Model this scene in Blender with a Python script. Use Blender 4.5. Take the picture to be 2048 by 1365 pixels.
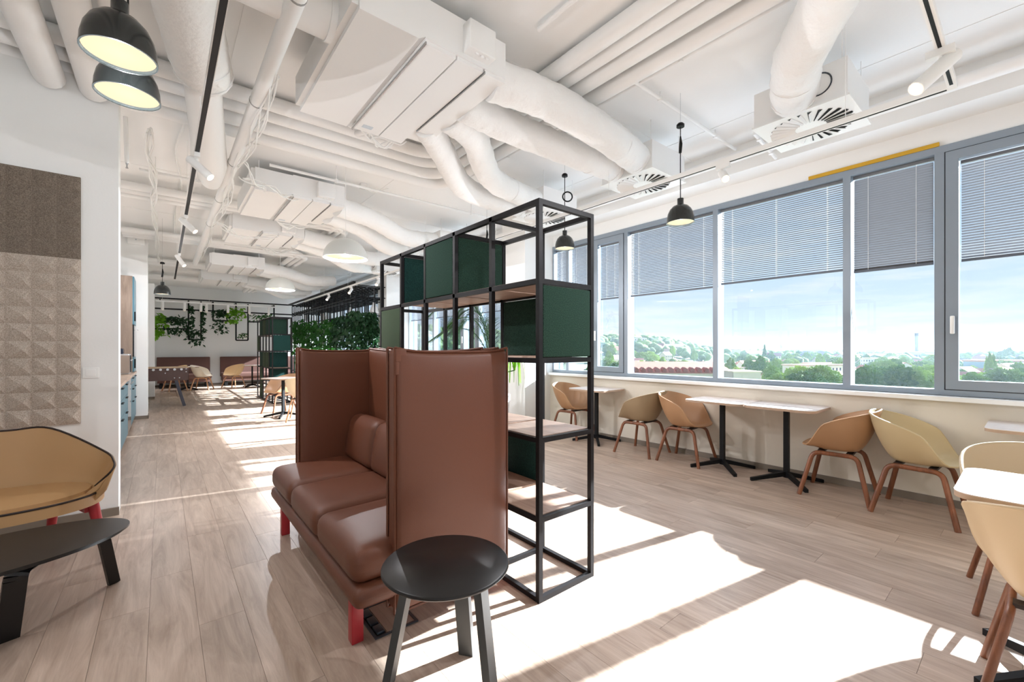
import bpy, bmesh, math, random
from mathutils import Vector, Matrix, noise
for _o in list(bpy.data.objects): bpy.data.objects.remove(_o)
SC = bpy.context.scene
COL = SC.collection
RND = random.Random(11)
PI = math.pi
rad = math.radians

# ---------------------------------------------------------------- camera
F, CX, HY, AZ, EYE = 853.33, 1024.0, 698.5, rad(39.33), 1.30
cam_d = bpy.data.cameras.new('camera'); cam = bpy.data.objects.new('camera', cam_d); COL.objects.link(cam)
cam.location = (0, 0, EYE); cam.rotation_euler = (PI / 2, 0, -AZ)
cam_d.sensor_width = 36.0; cam_d.lens = F / 2048 * 36.0
cam_d.shift_y = (HY - 682.5) / 2048
cam_d.clip_start = 0.02; cam_d.clip_end = 9000
SC.camera = cam
FW = Vector((math.sin(AZ), math.cos(AZ), 0)); RT = Vector((math.cos(AZ), -math.sin(AZ), 0)); UP = Vector((0, 0, 1))
CAM = Vector((0, 0, EYE))
def ray(x, y): return FW + RT * ((x - CX) / F) + UP * ((HY - y) / F)
def on_axis(x, y, a, v):
    d = ray(x, y); return CAM + d * ((v - CAM[a]) / d[a])
def on_z(x, y, z=0.0): return on_axis(x, y, 2, z)
def on_x(x, y, v): return on_axis(x, y, 0, v)
def on_y(x, y, v): return on_axis(x, y, 1, v)
def at_depth(x, y, d): return CAM + ray(x, y) * d

# ---------------------------------------------------------------- world, sun, exposure
SKY_STRENGTH, SUN_STRENGTH, EXPOSURE = 0.45, 19.0, 1.25
SUN_EL, SUN_HX, SUN_HY = rad(24.2), -0.9823, 0.187
vs = SC.view_settings
vs.view_transform = 'Standard'; vs.look = 'None'; vs.gamma = 1.0; vs.use_curve_mapping = False; vs.exposure = EXPOSURE
SC.cycles.max_bounces = 10; SC.cycles.diffuse_bounces = 6; SC.cycles.transparent_max_bounces = 24
SC.cycles.sample_clamp_indirect = 8
def srgb(r, g, b):
    f = lambda c: (c / 255 / 12.92) if c / 255 <= 0.04045 else ((c / 255 + 0.055) / 1.055) ** 2.4
    return (f(r), f(g), f(b), 1)
def build_world():
    w = bpy.data.worlds.new('sky'); SC.world = w; w.use_nodes = True
    nt = w.node_tree; N = nt.nodes; L = nt.links; N.clear()
    out = N.new('ShaderNodeOutputWorld'); bg = N.new('ShaderNodeBackground')
    tc = N.new('ShaderNodeTexCoord'); sep = N.new('ShaderNodeSeparateXYZ')
    L.new(tc.outputs['Generated'], sep.inputs[0])
    ramp = N.new('ShaderNodeValToRGB'); e = ramp.color_ramp.elements
    e[0].position = 0.0; e[0].color = srgb(212, 229, 243)
    e[1].position = 1.0; e[1].color = srgb(150, 190, 238)
    for p, c in ((0.06, (208, 228, 246)), (0.16, (200, 225, 249)), (0.35, (190, 219, 250))):
        k = e.new(p); k.color = srgb(*c)
    L.new(sep.outputs['Z'], ramp.inputs[0])
    # thin cirrus, stretched along the horizon
    mp = N.new('ShaderNodeMapping'); mp.inputs['Scale'].default_value = (2.6, 2.6, 22)
    L.new(tc.outputs['Generated'], mp.inputs[0])
    nz = N.new('ShaderNodeTexNoise'); nz.inputs['Scale'].default_value = 1.7; nz.inputs['Detail'].default_value = 7; nz.inputs['Roughness'].default_value = 0.62
    L.new(mp.outputs[0], nz.inputs['Vector'])
    cr = N.new('ShaderNodeValToRGB'); cr.color_ramp.elements[0].position = 0.47; cr.color_ramp.elements[1].position = 0.72
    L.new(nz.outputs['Fac'], cr.inputs[0])
    m = N.new('ShaderNodeMath'); m.operation = 'MULTIPLY'; m.inputs[1].default_value = 0.75
    L.new(cr.outputs[0], m.inputs[0])
    mix = N.new('ShaderNodeMix'); mix.data_type = 'RGBA'
    L.new(m.outputs[0], mix.inputs['Factor']); L.new(ramp.outputs[0], mix.inputs['A']); mix.inputs['B'].default_value = srgb(247, 248, 248)
    L.new(mix.outputs['Result'], bg.inputs[0]); bg.inputs[1].default_value = SKY_STRENGTH
    L.new(bg.outputs[0], out.inputs[0])
build_world()
sun_d = bpy.data.lights.new('sun', 'SUN'); sun = bpy.data.objects.new('sun', sun_d); COL.objects.link(sun)
sun_d.energy = SUN_STRENGTH; sun_d.angle = rad(0.6); sun_d.color = (0.87, 0.94, 1.0)
_sd = Vector((SUN_HX * math.cos(SUN_EL), SUN_HY * math.cos(SUN_EL), -math.sin(SUN_EL)))
sun.rotation_euler = _sd.to_track_quat('-Z', 'Y').to_euler(); sun.location = (30, -6, 14)

# ---------------------------------------------------------------- materials
MATS = {}
def mat(name, col, rough=0.5, metal=0.0, var=0.0, vscale=8.0, bump=0.0, bscale=120.0, spec=0.5, emit=None, estr=0.0,
        stretch=(1, 1, 1), coat=0.0, bdet=4, sub=0.0, twoside=None, transl=0.0):
    if name in MATS: return MATS[name]
    m = bpy.data.materials.new(name); m.use_nodes = True; nt = m.node_tree; N = nt.nodes; L = nt.links
    b = N['Principled BSDF']; c = srgb(*col)
    b.inputs['Base Color'].default_value = c; b.inputs['Roughness'].default_value = rough; b.inputs['Metallic'].default_value = metal
    b.inputs['Specular IOR Level'].default_value = spec; b.inputs['Coat Weight'].default_value = coat
    tc = N.new('ShaderNodeTexCoord'); mp = N.new('ShaderNodeMapping'); mp.inputs['Scale'].default_value = stretch
    L.new(tc.outputs['Object'], mp.inputs[0])
    nz = N.new('ShaderNodeTexNoise'); nz.inputs['Scale'].default_value = vscale; nz.inputs['Detail'].default_value = 5
    L.new(mp.outputs[0], nz.inputs['Vector'])
    mx = N.new('ShaderNodeMix'); mx.data_type = 'RGBA'
    k = max(var, 0.02)
    mx.inputs['A'].default_value = (c[0] * (1 - k), c[1] * (1 - k), c[2] * (1 - k), 1)
    mx.inputs['B'].default_value = (min(1, c[0] * (1 + k)), min(1, c[1] * (1 + k)), min(1, c[2] * (1 + k)), 1)
    L.new(nz.outputs['Fac'], mx.inputs['Factor']); L.new(mx.outputs['Result'], b.inputs['Base Color'])
    if bump:
        n2 = N.new('ShaderNodeTexNoise'); n2.inputs['Scale'].default_value = bscale; n2.inputs['Detail'].default_value = bdet
        L.new(mp.outputs[0], n2.inputs['Vector'])
        bp = N.new('ShaderNodeBump'); bp.inputs['Strength'].default_value = bump; bp.inputs['Distance'].default_value = 0.01
        L.new(n2.outputs['Fac'], bp.inputs['Height']); L.new(bp.outputs[0], b.inputs['Normal'])
    if emit:
        b.inputs['Emission Color'].default_value = srgb(*emit); b.inputs['Emission Strength'].default_value = estr
    if transl:
        tr = N.new('ShaderNodeBsdfTranslucent'); L.new(mx.outputs['Result'], tr.inputs[0])
        ms = N.new('ShaderNodeMixShader'); ms.inputs[0].default_value = transl
        L.new(b.outputs[0], ms.inputs[1]); L.new(tr.outputs[0], ms.inputs[2]); L.new(ms.outputs[0], N['Material Output'].inputs[0])
    MATS[name] = m; return m
def wood(name, dark, light, rough=0.45, scale=1.0, axis='Y', perobj=None, coat=0.0):
    if name in MATS: return MATS[name]
    m = bpy.data.materials.new(name); m.use_nodes = True; nt = m.node_tree; N = nt.nodes; L = nt.links
    b = N['Principled BSDF']; b.inputs['Roughness'].default_value = rough; b.inputs['Coat Weight'].default_value = coat
    geo = N.new('ShaderNodeNewGeometry'); src = geo.outputs['Position']
    if perobj is None:
        tc = N.new('ShaderNodeTexCoord'); src = tc.outputs['Object']; oi = N.new('ShaderNodeObjectInfo'); rnd = oi.outputs['Random']
    elif perobj:
        oi = N.new('ShaderNodeObjectInfo'); rnd = oi.outputs['Random']
    else:
        rnd = geo.outputs['Random Per Island']
    off = N.new('ShaderNodeVectorMath'); off.operation = 'SCALE'; off.inputs[0].default_value = (13.7, 29.1, 7.3)
    L.new(rnd, off.inputs['Scale'])
    add = N.new('ShaderNodeVectorMath'); L.new(src, add.inputs[0]); L.new(off.outputs[0], add.inputs[1])
    mp = N.new('ShaderNodeMapping'); s = {'X': (1.6, 16, 16), 'Y': (16, 1.6, 16), 'Z': (16, 16, 1.6)}[axis]
    mp.inputs['Scale'].default_value = tuple(v * scale for v in s); L.new(add.outputs[0], mp.inputs[0])
    nz = N.new('ShaderNodeTexNoise'); nz.inputs['Scale'].default_value = 1.0; nz.inputs['Detail'].default_value = 8; nz.inputs['Roughness'].default_value = 0.65; nz.inputs['Distortion'].default_value = 0.8
    L.new(mp.outputs[0], nz.inputs['Vector'])
    rp = N.new('ShaderNodeValToRGB'); e = rp.color_ramp.elements
    e[0].position = 0.28; e[0].color = srgb(*dark); e[1].position = 0.72; e[1].color = srgb(*light)
    L.new(nz.outputs['Fac'], rp.inputs[0])
    # fine long grain
    mp2 = N.new('ShaderNodeMapping'); s2 = {'X': (5, 140, 140), 'Y': (140, 5, 140), 'Z': (140, 140, 5)}[axis]
    mp2.inputs['Scale'].default_value = tuple(v * scale for v in s2); L.new(add.outputs[0], mp2.inputs[0])
    n2 = N.new('ShaderNodeTexNoise'); n2.inputs['Scale'].default_value = 1.0; n2.inputs['Detail'].default_value = 3; L.new(mp2.outputs[0], n2.inputs['Vector'])
    hs = N.new('ShaderNodeHueSaturation'); L.new(rp.outputs[0], hs.inputs['Color'])
    ma = N.new('ShaderNodeMath'); ma.operation = 'MULTIPLY_ADD'; L.new(n2.outputs['Fac'], ma.inputs[0]); ma.inputs[1].default_value = 0.22; ma.inputs[2].default_value = 0.80
    mb = N.new('ShaderNodeMath'); mb.operation = 'MULTIPLY_ADD'; L.new(rnd, mb.inputs[0]); mb.inputs[1].default_value = 0.16; L.new(ma.outputs[0], mb.inputs[2])
    L.new(mb.outputs[0], hs.inputs['Value'])
    L.new(hs.outputs[0], b.inputs['Base Color'])
    bp = N.new('ShaderNodeBump'); bp.inputs['Strength'].default_value = 0.06; bp.inputs['Distance'].default_value = 0.004
    L.new(n2.outputs['Fac'], bp.inputs['Height']); L.new(bp.outputs[0], b.inputs['Normal'])
    MATS[name] = m; return m
def fabric(name, a, c, scale=260.0, rough=0.9):
    if name in MATS: return MATS[name]
    m = bpy.data.materials.new(name); m.use_nodes = True; nt = m.node_tree; N = nt.nodes; L = nt.links
    b = N['Principled BSDF']; b.inputs['Roughness'].default_value = rough; b.inputs['Specular IOR Level'].default_value = 0.2
    tc = N.new('ShaderNodeTexCoord'); nz = N.new('ShaderNodeTexNoise'); nz.inputs['Scale'].default_value = scale; nz.inputs['Detail'].default_value = 2
    L.new(tc.outputs['Object'], nz.inputs['Vector'])
    rp = N.new('ShaderNodeValToRGB'); e = rp.color_ramp.elements; e[0].position = 0.36; e[0].color = srgb(*a); e[1].position = 0.66; e[1].color = srgb(*c)
    L.new(nz.outputs['Fac'], rp.inputs[0]); L.new(rp.outputs[0], b.inputs['Base Color'])
    bp = N.new('ShaderNodeBump'); bp.inputs['Strength'].default_value = 0.25; bp.inputs['Distance'].default_value = 0.003
    L.new(nz.outputs['Fac'], bp.inputs['Height']); L.new(bp.outputs[0], b.inputs['Normal'])
    MATS[name] = m; return m
def glass(name):
    m = bpy.data.materials.new(name); m.use_nodes = True; nt = m.node_tree; N = nt.nodes; L = nt.links; N.clear()
    out = N.new('ShaderNodeOutputMaterial'); tr = N.new('ShaderNodeBsdfTransparent'); tr.inputs[0].default_value = (0.985, 0.992, 0.992, 1)
    gl = N.new('ShaderNodeBsdfGlossy'); gl.inputs['Roughness'].default_value = 0.0; gl.inputs[0].default_value = (0.9, 0.95, 1, 1)
    fr = N.new('ShaderNodeFresnel'); fr.inputs[0].default_value = 1.45
    mu = N.new('ShaderNodeMath'); mu.operation = 'MULTIPLY'; mu.inputs[1].default_value = 0.8; L.new(fr.outputs[0], mu.inputs[0])
    mx = N.new('ShaderNodeMixShader'); L.new(mu.outputs[0], mx.inputs[0]); L.new(tr.outputs[0], mx.inputs[1]); L.new(gl.outputs[0], mx.inputs[2])
    L.new(mx.outputs[0], out.inputs[0]); MATS[name] = m; return m

M_WALL = mat('white_paint', (234, 234, 232), 0.7, var=0.012, vscale=1.5, bump=0.05, bscale=60)
M_CEIL = mat('ceiling_paint', (236, 236, 235), 0.75, var=0.025, vscale=1.2, bump=0.08, bscale=25)
M_DUCT = mat('painted_sheet', (236, 236, 235), 0.55, var=0.02, vscale=3)
M_FLEX = mat('wrapped_duct', (238, 238, 237), 0.6, var=0.02, vscale=4, bump=0.9, bscale=26, stretch=(1.0, 1.0, 1.0), bdet=3)
M_PARA = mat('cream_paint', (222, 214, 200), 0.7, var=0.015, vscale=2, bump=0.05, bscale=50)
M_BASE = mat('grey_skirting', (128, 117, 105), 0.5, var=0.05, vscale=12)
M_ALU = mat('grey_aluminium', (140, 150, 160), 0.4, 0.25, var=0.02)
M_ALUD = mat('dark_gasket', (45, 48, 56), 0.5)
M_SLAT = mat('blind_slat', (112, 113, 116), 0.4, 0.0, var=0.01)
M_WHITE = mat('white_plastic', (238, 238, 236), 0.4)
M_BLACK = mat('black_metal', (16, 18, 21), 0.5, 0.0, var=0.06, vscale=20, spec=0.25)
M_BRONZE = mat('dark_bronze_metal', (24, 22, 24), 0.5, 0.0, var=0.08, vscale=14, spec=0.22)
M_BLACKW = mat('black_stained_wood', (28, 26, 25), 0.35, var=0.12, vscale=6, stretch=(1, 10, 1), spec=0.4)
M_CHROME = mat('steel', (190, 192, 195), 0.25, 0.9)
M_LEATH = mat('cognac_leather', (100, 57, 38), 0.47, var=0.06, vscale=4, bump=0.10, bscale=420, spec=0.45)
M_TAN = mat('tan_leather', (178, 140, 96), 0.45, var=0.05, vscale=5, bump=0.06, bscale=500)
M_RED = mat('red_lacquer', (168, 40, 48), 0.35, var=0.04)
M_GLASS = glass('window_glass')
M_OAK = wood('walnut_stained_oak', (88, 48, 28), (146, 90, 58), 0.4, 1.2, 'Z')
M_OAKL = wood('natural_oak', (172, 120, 82), (214, 164, 122), 0.4, 1.2, 'Z')
M_TOP = wood('pale_oak_laminate', (205, 190, 182), (230, 220, 214), 0.38, 0.8, 'Y')
M_EDGE = mat('laminate_edge', (176, 150, 128), 0.5, var=0.1, vscale=30)
M_BOARD = wood('oak_shelf_board', (150, 122, 106), (196, 168, 150), 0.45, 1.0, 'Y')
M_PLANK = wood('floor_oak', (149, 127, 110), (200, 180, 164), 0.36, 1.0, 'Y', True)
M_PLANKS = wood('floor_oak_far', (149, 127, 110), (200, 180, 164), 0.36, 1.0, 'Y', False)
M_GREEN = fabric('green_felt', (20, 40, 33), (50, 78, 66))
M_TEAL = fabric('teal_felt', (14, 42, 40), (36, 72, 68))
M_OLIVE = fabric('olive_felt', (46, 58, 43), (76, 90, 70))
M_TAUPE = fabric('taupe_felt', (100, 90, 80), (136, 124, 112), 160)
M_SAND = fabric('sand_felt', (160, 147, 134), (198, 186, 174), 160)
M_LEAF = mat('leaf_green', (40, 92, 30), 0.5, var=0.35, vscale=9, transl=0.35)
M_LEAFD = mat('leaf_dark_green', (30, 66, 36), 0.5, var=0.3, vscale=9, transl=0.25)
M_LEAFB = mat('leaf_bright_green', (110, 168, 36), 0.5, var=0.3, vscale=9, transl=0.4)
M_GLOW = mat('lamp_glow', (4, 4, 4), 0.9, spec=0.0, emit=(255, 229, 190), estr=0.52)
M_SPOT = mat('spot_glow', (255, 240, 215), 0.5, emit=(255, 222, 178), estr=3.0)
M_YEL = mat('mustard_paint', (196, 152, 30), 0.6)

# ---------------------------------------------------------------- mesh builder
class MB:
    def __init__(s): s.v = []; s.f = []
    def add(s, vs_, fs):
        o = len(s.v); s.v += [tuple(p) for p in vs_]; s.f += [tuple(i + o for i in q) for q in fs]; return s
    def box(s, x0, x1, y0, y1, z0, z1):
        return s.add([(x0, y0, z0), (x1, y0, z0), (x1, y1, z0), (x0, y1, z0), (x0, y0, z1), (x1, y0, z1), (x1, y1, z1), (x0, y1, z1)],
                     [(0, 3, 2, 1), (4, 5, 6, 7), (0, 1, 5, 4), (1, 2, 6, 5), (2, 3, 7, 6), (3, 0, 4, 7)])
    def beam(s, p0, p1, w, h, up=(0, 0, 1)):
        p0 = Vector(p0); p1 = Vector(p1); d = (p1 - p0).normalized(); u = Vector(up)
        r = d.cross(u)
        if r.length < 1e-4: r = d.cross(Vector((0, 1, 0)))
        r.normalize(); u = r.cross(d)
        c = []
        for p in (p0, p1):
            for a, b in ((-1, -1), (1, -1), (1, 1), (-1, 1)): c.append(p + r * (a * w / 2) + u * (b * h / 2))
        return s.add(c, [(0, 1, 2, 3), (7, 6, 5, 4), (0, 4, 5, 1), (1, 5, 6, 2), (2, 6, 7, 3), (3, 7, 4, 0)])
    def tube(s, pts, r, seg=10, cap=True, flat=1.0):
        pts = [Vector(p) for p in pts]; n = len(pts); rs = r if isinstance(r, (list, tuple)) else [r] * n
        t0 = (pts[1] - pts[0]).normalized(); a = Vector((0, 0, 1)) if abs(t0.z) < 0.95 else Vector((1, 0, 0))
        u = t0.cross(a).normalized(); vs_ = []
        for i in range(n):
            t = (pts[min(i + 1, n - 1)] - pts[max(i - 1, 0)]).normalized()
            u = (u - t * u.dot(t)).normalized(); w = t.cross(u)
            for k in range(seg):
                an = 2 * PI * k / seg; vs_.append(pts[i] + (u * math.cos(an) + w * math.sin(an) * flat) * rs[i])
        fs = [(i * seg + k, i * seg + (k + 1) % seg, (i + 1) * seg + (k + 1) % seg, (i + 1) * seg + k) for i in range(n - 1) for k in range(seg)]
        if cap: fs += [tuple(range(seg))[::-1], tuple((n - 1) * seg + k for k in range(seg))]
        return s.add(vs_, fs)
    def lathe(s, prof, c=(0, 0, 0), seg=28, cap=(False, False)):
        vs_ = [(c[0] + r * math.cos(2 * PI * k / seg), c[1] + r * math.sin(2 * PI * k / seg), c[2] + z) for r, z in prof for k in range(seg)]
        n = len(prof)
        fs = [(i * seg + k, i * seg + (k + 1) % seg, (i + 1) * seg + (k + 1) % seg, (i + 1) * seg + k) for i in range(n - 1) for k in range(seg)]
        if cap[0]: fs.append(tuple(range(seg))[::-1])
        if cap[1]: fs.append(tuple((n - 1) * seg + k for k in range(seg)))
        return s.add(vs_, fs)
    def slab(s, out, z0, z1):
        n = len(out)
        return s.add([(x, y, z0) for x, y in out] + [(x, y, z1) for x, y in out],
                     [tuple(range(n))[::-1], tuple(range(n, 2 * n))] + [(i, (i + 1) % n, n + (i + 1) % n, n + i) for i in range(n)])
    def cushion(s, c, h, r, puff=(0, 0, 0), n=8, warp=None):
        vs_ = {}; V = []; fs = []
        def key(q):
            k = tuple(round(t, 5) for t in q)
            if k not in vs_:
                vs_[k] = len(V)
                inn = [max(-(h[i] - r), min(h[i] - r, q[i])) for i in range(3)]
                d = Vector([q[i] - inn[i] for i in range(3)])
                if d.length > 1e-9: d = d.normalized() * r
                p = [inn[i] + d[i] for i in range(3)]
                for i in range(3):
                    if puff[i]:
                        j, k2 = (i + 1) % 3, (i + 2) % 3
                        p[i] += (q[i] / h[i]) * puff[i] * max(0, 1 - (q[j] / h[j]) ** 2) ** 0.8 * max(0, 1 - (q[k2] / h[k2]) ** 2) ** 0.8
                p = [p[i] + c[i] for i in range(3)]
                V.append(warp(p) if warp else p)
            return vs_[k]
        for ax in range(3):
            j, k2 = (ax + 1) % 3, (ax + 2) % 3
            def cuts(hh):
                o = [-hh, -hh + r * 0.45, -hh + r]; m = [(-hh + r) + (2 * hh - 2 * r) * i / n for i in range(1, n)]
                return o + m + [hh - r, hh - r * 0.45, hh]
            A = cuts(h[j]); B = cuts(h[k2])
            for sg in (-1, 1):
                for a in range(len(A) - 1):
                    for b in range(len(B) - 1):
                        q = []
                        for (ii, jj) in ((a, b), (a + 1, b), (a + 1, b + 1), (a, b + 1)):
                            p = [0, 0, 0]; p[ax] = sg * h[ax]; p[j] = A[ii]; p[k2] = B[jj]; q.append(key(p))
                        q = q if sg > 0 else q[::-1]
                        if len(set(q)) >= 3: fs.append(tuple(dict.fromkeys(q)))
        return s.add(V, fs)
    def grid(s, fn, nu, nv, closed_u=False):
        vs_ = [fn(i / nu, j / nv) for i in range(nu + (0 if closed_u else 1)) for j in range(nv + 1)]
        m = nv + 1; N_ = nu + (0 if closed_u else 1)
        fs = [(i * m + j, ((i + 1) % N_) * m + j, ((i + 1) % N_) * m + j + 1, i * m + j + 1) for i in range(nu) for j in range(nv)]
        return s.add(vs_, fs)
    def leaf(s, p, d, l, w, nrm=None, bend=0.25):
        p = Vector(p); d = Vector(d).normalized(); nr = Vector(nrm) if nrm else Vector((RND.uniform(-1, 1), RND.uniform(-1, 1), 0.6))
        r = d.cross(nr)
        if r.length < 1e-3: r = d.cross(Vector((1, 0.2, 0)))
        r.normalize(); nn = r.cross(d)
        a = p + d * l * 0.45 - nn * l * bend * 0.2; e = p + d * l - nn * l * bend
        return s.add([p, a + r * w / 2, e, a - r * w / 2, a], [(0, 1, 4), (1, 2, 4), (2, 3, 4), (3, 0, 4)])
    def mesh(s, name, m, smooth=None, off=None):
        me = bpy.data.meshes.new(name)
        v = s.v if off is None else [(p[0] - off[0], p[1] - off[1], p[2] - off[2]) for p in s.v]
        me.from_pydata([tuple(p) for p in v], [], s.f); me.materials.append(m)
        if smooth is not None:
            me.shade_smooth()
            if smooth < 179: me.set_sharp_from_angle(angle=rad(smooth))
        me.update(); return me
    def build(s, name, m, parent=None, smooth=None):
        off = parent_loc(parent)
        o = bpy.data.objects.new(name, s.mesh(name, m, smooth, off)); COL.objects.link(o)
        if parent: o.parent = parent
        return o
def parent_loc(p):
    v = Vector((0, 0, 0))
    while p is not None: v = v + Vector(p.location); p = p.parent
    return v
def link_mesh(name, me, parent=None, loc=(0, 0, 0), rot=None, scale=None):
    o = bpy.data.objects.new(name, me); COL.objects.link(o); o.parent = parent; o.location = loc
    if rot: o.rotation_euler = rot
    if scale: o.scale = scale
    return o
def tag(o, label=None, cat=None, group=None, kind=None):
    if label: o['label'] = label
    if cat: o['category'] = cat
    if group: o['group'] = group
    if kind: o['kind'] = kind
    return o
def thing(name, label, cat, loc=(0, 0, 0), rz=0.0, group=None):
    o = bpy.data.objects.new(name, None); COL.objects.link(o); o.location = loc; o.rotation_euler = (0, 0, rz); o.empty_display_size = 0.1
    return tag(o, label, cat, group)
def struct(name, mb, m, parent=None, smooth=None):
    o = mb.build(name, m, parent, smooth)
    if parent is None: o['kind'] = 'structure'
    return o
def copy_tree(o, parent=None):
    c = o.copy(); COL.objects.link(c); c.parent = parent
    for ch in [x for x in o.children]: copy_tree(ch, c)
    return c
def place(o, loc, rz=0.0, label=None, group=None):
    o.location = loc; o.rotation_euler = (0, 0, rz)
    if label: o['label'] = label
    if group: o['group'] = group
    return o
def recolor(o, m):
    me = o.data.copy(); me.materials.clear(); me.materials.append(m); o.data = me
def arc(c, r, a0, a1, n, z=None):
    return [(c[0] + r * math.cos(a0 + (a1 - a0) * i / n), c[1] + r * math.sin(a0 + (a1 - a0) * i / n)) for i in range(n + 1)]
def rrect(x0, x1, y0, y1, r, n=6):
    return arc((x1 - r, y1 - r), r, 0, PI / 2, n) + arc((x0 + r, y1 - r), r, PI / 2, PI, n) + arc((x0 + r, y0 + r), r, PI, 1.5 * PI, n) + arc((x1 - r, y0 + r), r, 1.5 * PI, 2 * PI, n)
def smooth_path(pts, n=6):
    pts = [Vector(p) for p in pts]; out = []
    P = [pts[0] * 2 - pts[1]] + pts + [pts[-1] * 2 - pts[-2]]
    for i in range(1, len(P) - 2):
        for k in range(n):
            t = k / n; a, b, c, d = P[i - 1], P[i], P[i + 1], P[i + 2]
            out.append(0.5 * ((2 * b) + (c - a) * t + (2 * a - 5 * b + 4 * c - d) * t * t + (3 * b - a - 3 * c + d) * t ** 3))
    return out + [pts[-1]]
def fillet(pts, r, n=5):
    pts = [Vector(p) for p in pts]; out = [pts[0]]
    for i in range(1, len(pts) - 1):
        a = (pts[i - 1] - pts[i]).normalized(); b = (pts[i + 1] - pts[i]).normalized()
        p0 = pts[i] + a * r; p1 = pts[i] + b * r
        for k in range(n + 1):
            t = k / n; out.append(p0 * (1 - t) ** 2 + pts[i] * 2 * t * (1 - t) + p1 * t * t)
    return out + [pts[-1]]
# ================================================================ THE ROOM
WX = 5.02            # inner face of the window wall
WG = 5.107           # window frame plane
CEILZ = 3.48
YN, YF = -3.6, 18.9  # behind the camera, far wall
XL = -4.2
HEAD, SILL = 3.012, 0.912
# ---- floor: slab + planks
fl = struct('floor', MB().box(XL - 0.1, WX + 0.3, YN - 0.1, YF + 0.1, -0.12, -0.006), mat('floor_screed', (96, 80, 68), 0.8))
PW, PL = 0.1835, 1.22
pm = MB().box(0.0006, PW - 0.0006, 0.0006, PL - 0.0006, -0.006, 0.0).mesh('floor_plank', M_PLANK)
cand = []
x0 = -0.417 - PW * 21
i = 0
while x0 + PW * i < WX + 0.2:
    xa = x0 + PW * i; st = (i * 0.4137 + RND.uniform(0, 0.3)) % 1 * PL; j = 0
    while YN - PL + st + j * PL < YF:
        ya = YN - PL + st + j * PL
        cx_, cy_ = xa + PW / 2, ya + PL / 2
        d = cx_ * FW.x + cy_ * FW.y; lat = cx_ * RT.x + cy_ * RT.y
        vis = d > 0.6 and abs(lat) < d * 1.28 + 0.4 and xa < WX and not (ya > 4.6 and xa < -0.5)
        near = min((ya, ya + PL), key=lambda t: abs(t))
        hid = d < 1.4
        cand.append(((0 if vis and not hid else 1, math.hypot(cx_, cy_)), xa, ya)); j += 1
    i += 1
cand.sort()
for _, xa, ya in cand[:300]:
    link_mesh('floor_plank', pm, fl, (xa, ya, 0))
far = MB()
for _, xa, ya in cand[300:]: far.box(xa + 0.0006, xa + PW - 0.0006, ya + 0.0006, ya + PL - 0.0006, -0.006, 0.0)
tag(far.build('floor_planks_beyond', M_PLANKS, fl), kind='stuff')

# ---- ceiling with formwork seams
ce = MB().box(XL - 0.1, WX + 0.4, YN - 0.1, YF + 0.1, CEILZ, CEILZ + 0.2)
struct('ceiling', ce, M_CEIL)
sm = MB()
for k in range(9): sm.box(XL, WX, 0.4 + k * 2.1, 0.412 + k * 2.1, CEILZ - 0.004, CEILZ + 0.001)
for k in range(5): sm.box(-3.4 + k * 1.9, -3.388 + k * 1.9, YN, YF, CEILZ - 0.004, CEILZ + 0.001)
struct('trim_1', sm, M_CEIL)
# ---- walls
struct('wall_right', MB().box(WX, WX + 0.26, YN, YF, 0, 0.872), M_PARA)
struct('wall_right_upper', MB().box(5.09, 5.36, YN, YF, HEAD, 3.2), M_WALL)
struct('trim_2', MB().box(4.764, 5.36, YN, YF, 3.194, CEILZ), M_WALL)
struct('baseboard_right', MB().box(WX - 0.014, WX, YN, YF, 0, 0.062), M_BASE)
sl = struct('trim_3', MB().box(4.955, 5.30, YN, 5.1, 0.872, 0.908).box(4.955, 5.30, 5.72, 10.52, 0.872, 0.908).box(4.955, 5.30, 11.12, YF, 0.872, 0.908), M_WHITE)
struct('wall_far', MB().box(XL, WX + 0.3, YF, YF + 0.2, 0, CEILZ), M_WALL)
nw = MB().box(XL, WX + 0.3, YN - 0.2, YN, 0, 0.5).box(XL, WX + 0.3, YN - 0.2, YN, 3.1, CEILZ).box(1.02, WX + 0.3, YN - 0.2, YN, 0.5, 3.1)  # wall behind the camera, left part opened up to let in fill light
for k in range(4): nw.box(XL + k * 1.305 - 0.05, XL + k * 1.305 + 0.05, YN - 0.16, YN - 0.04, 0.5, 3.1)
struct('wall_near', nw, M_WALL)
for k in range(4):  # unseen windows, added behind the camera as a source of fill light
    w = thing('window_%d' % (30 + k), None, None, (XL + (k + 0.5) * 1.305, YN - 0.1, 0.5)); w['kind'] = 'structure'
    MB().box(XL + k * 1.305 + 0.04, XL + (k + 1) * 1.305 - 0.04, YN - 0.103, YN - 0.097, 0.49, 3.11).build('pane', M_GLASS, w)
struct('wall_left_side', MB().box(XL - 0.2, XL, YN, 4.75, 0, CEILZ), M_WALL)
# wall that carries the acoustic panels: its right end is the white edge
struct('wall_left', MB().box(XL, -0.266, 4.55, 4.75, 0, CEILZ), M_WALL)
struct('baseboard_left', MB().box(XL, -0.262, 4.534, 4.55, 0, 0.062), M_BASE)
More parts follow.
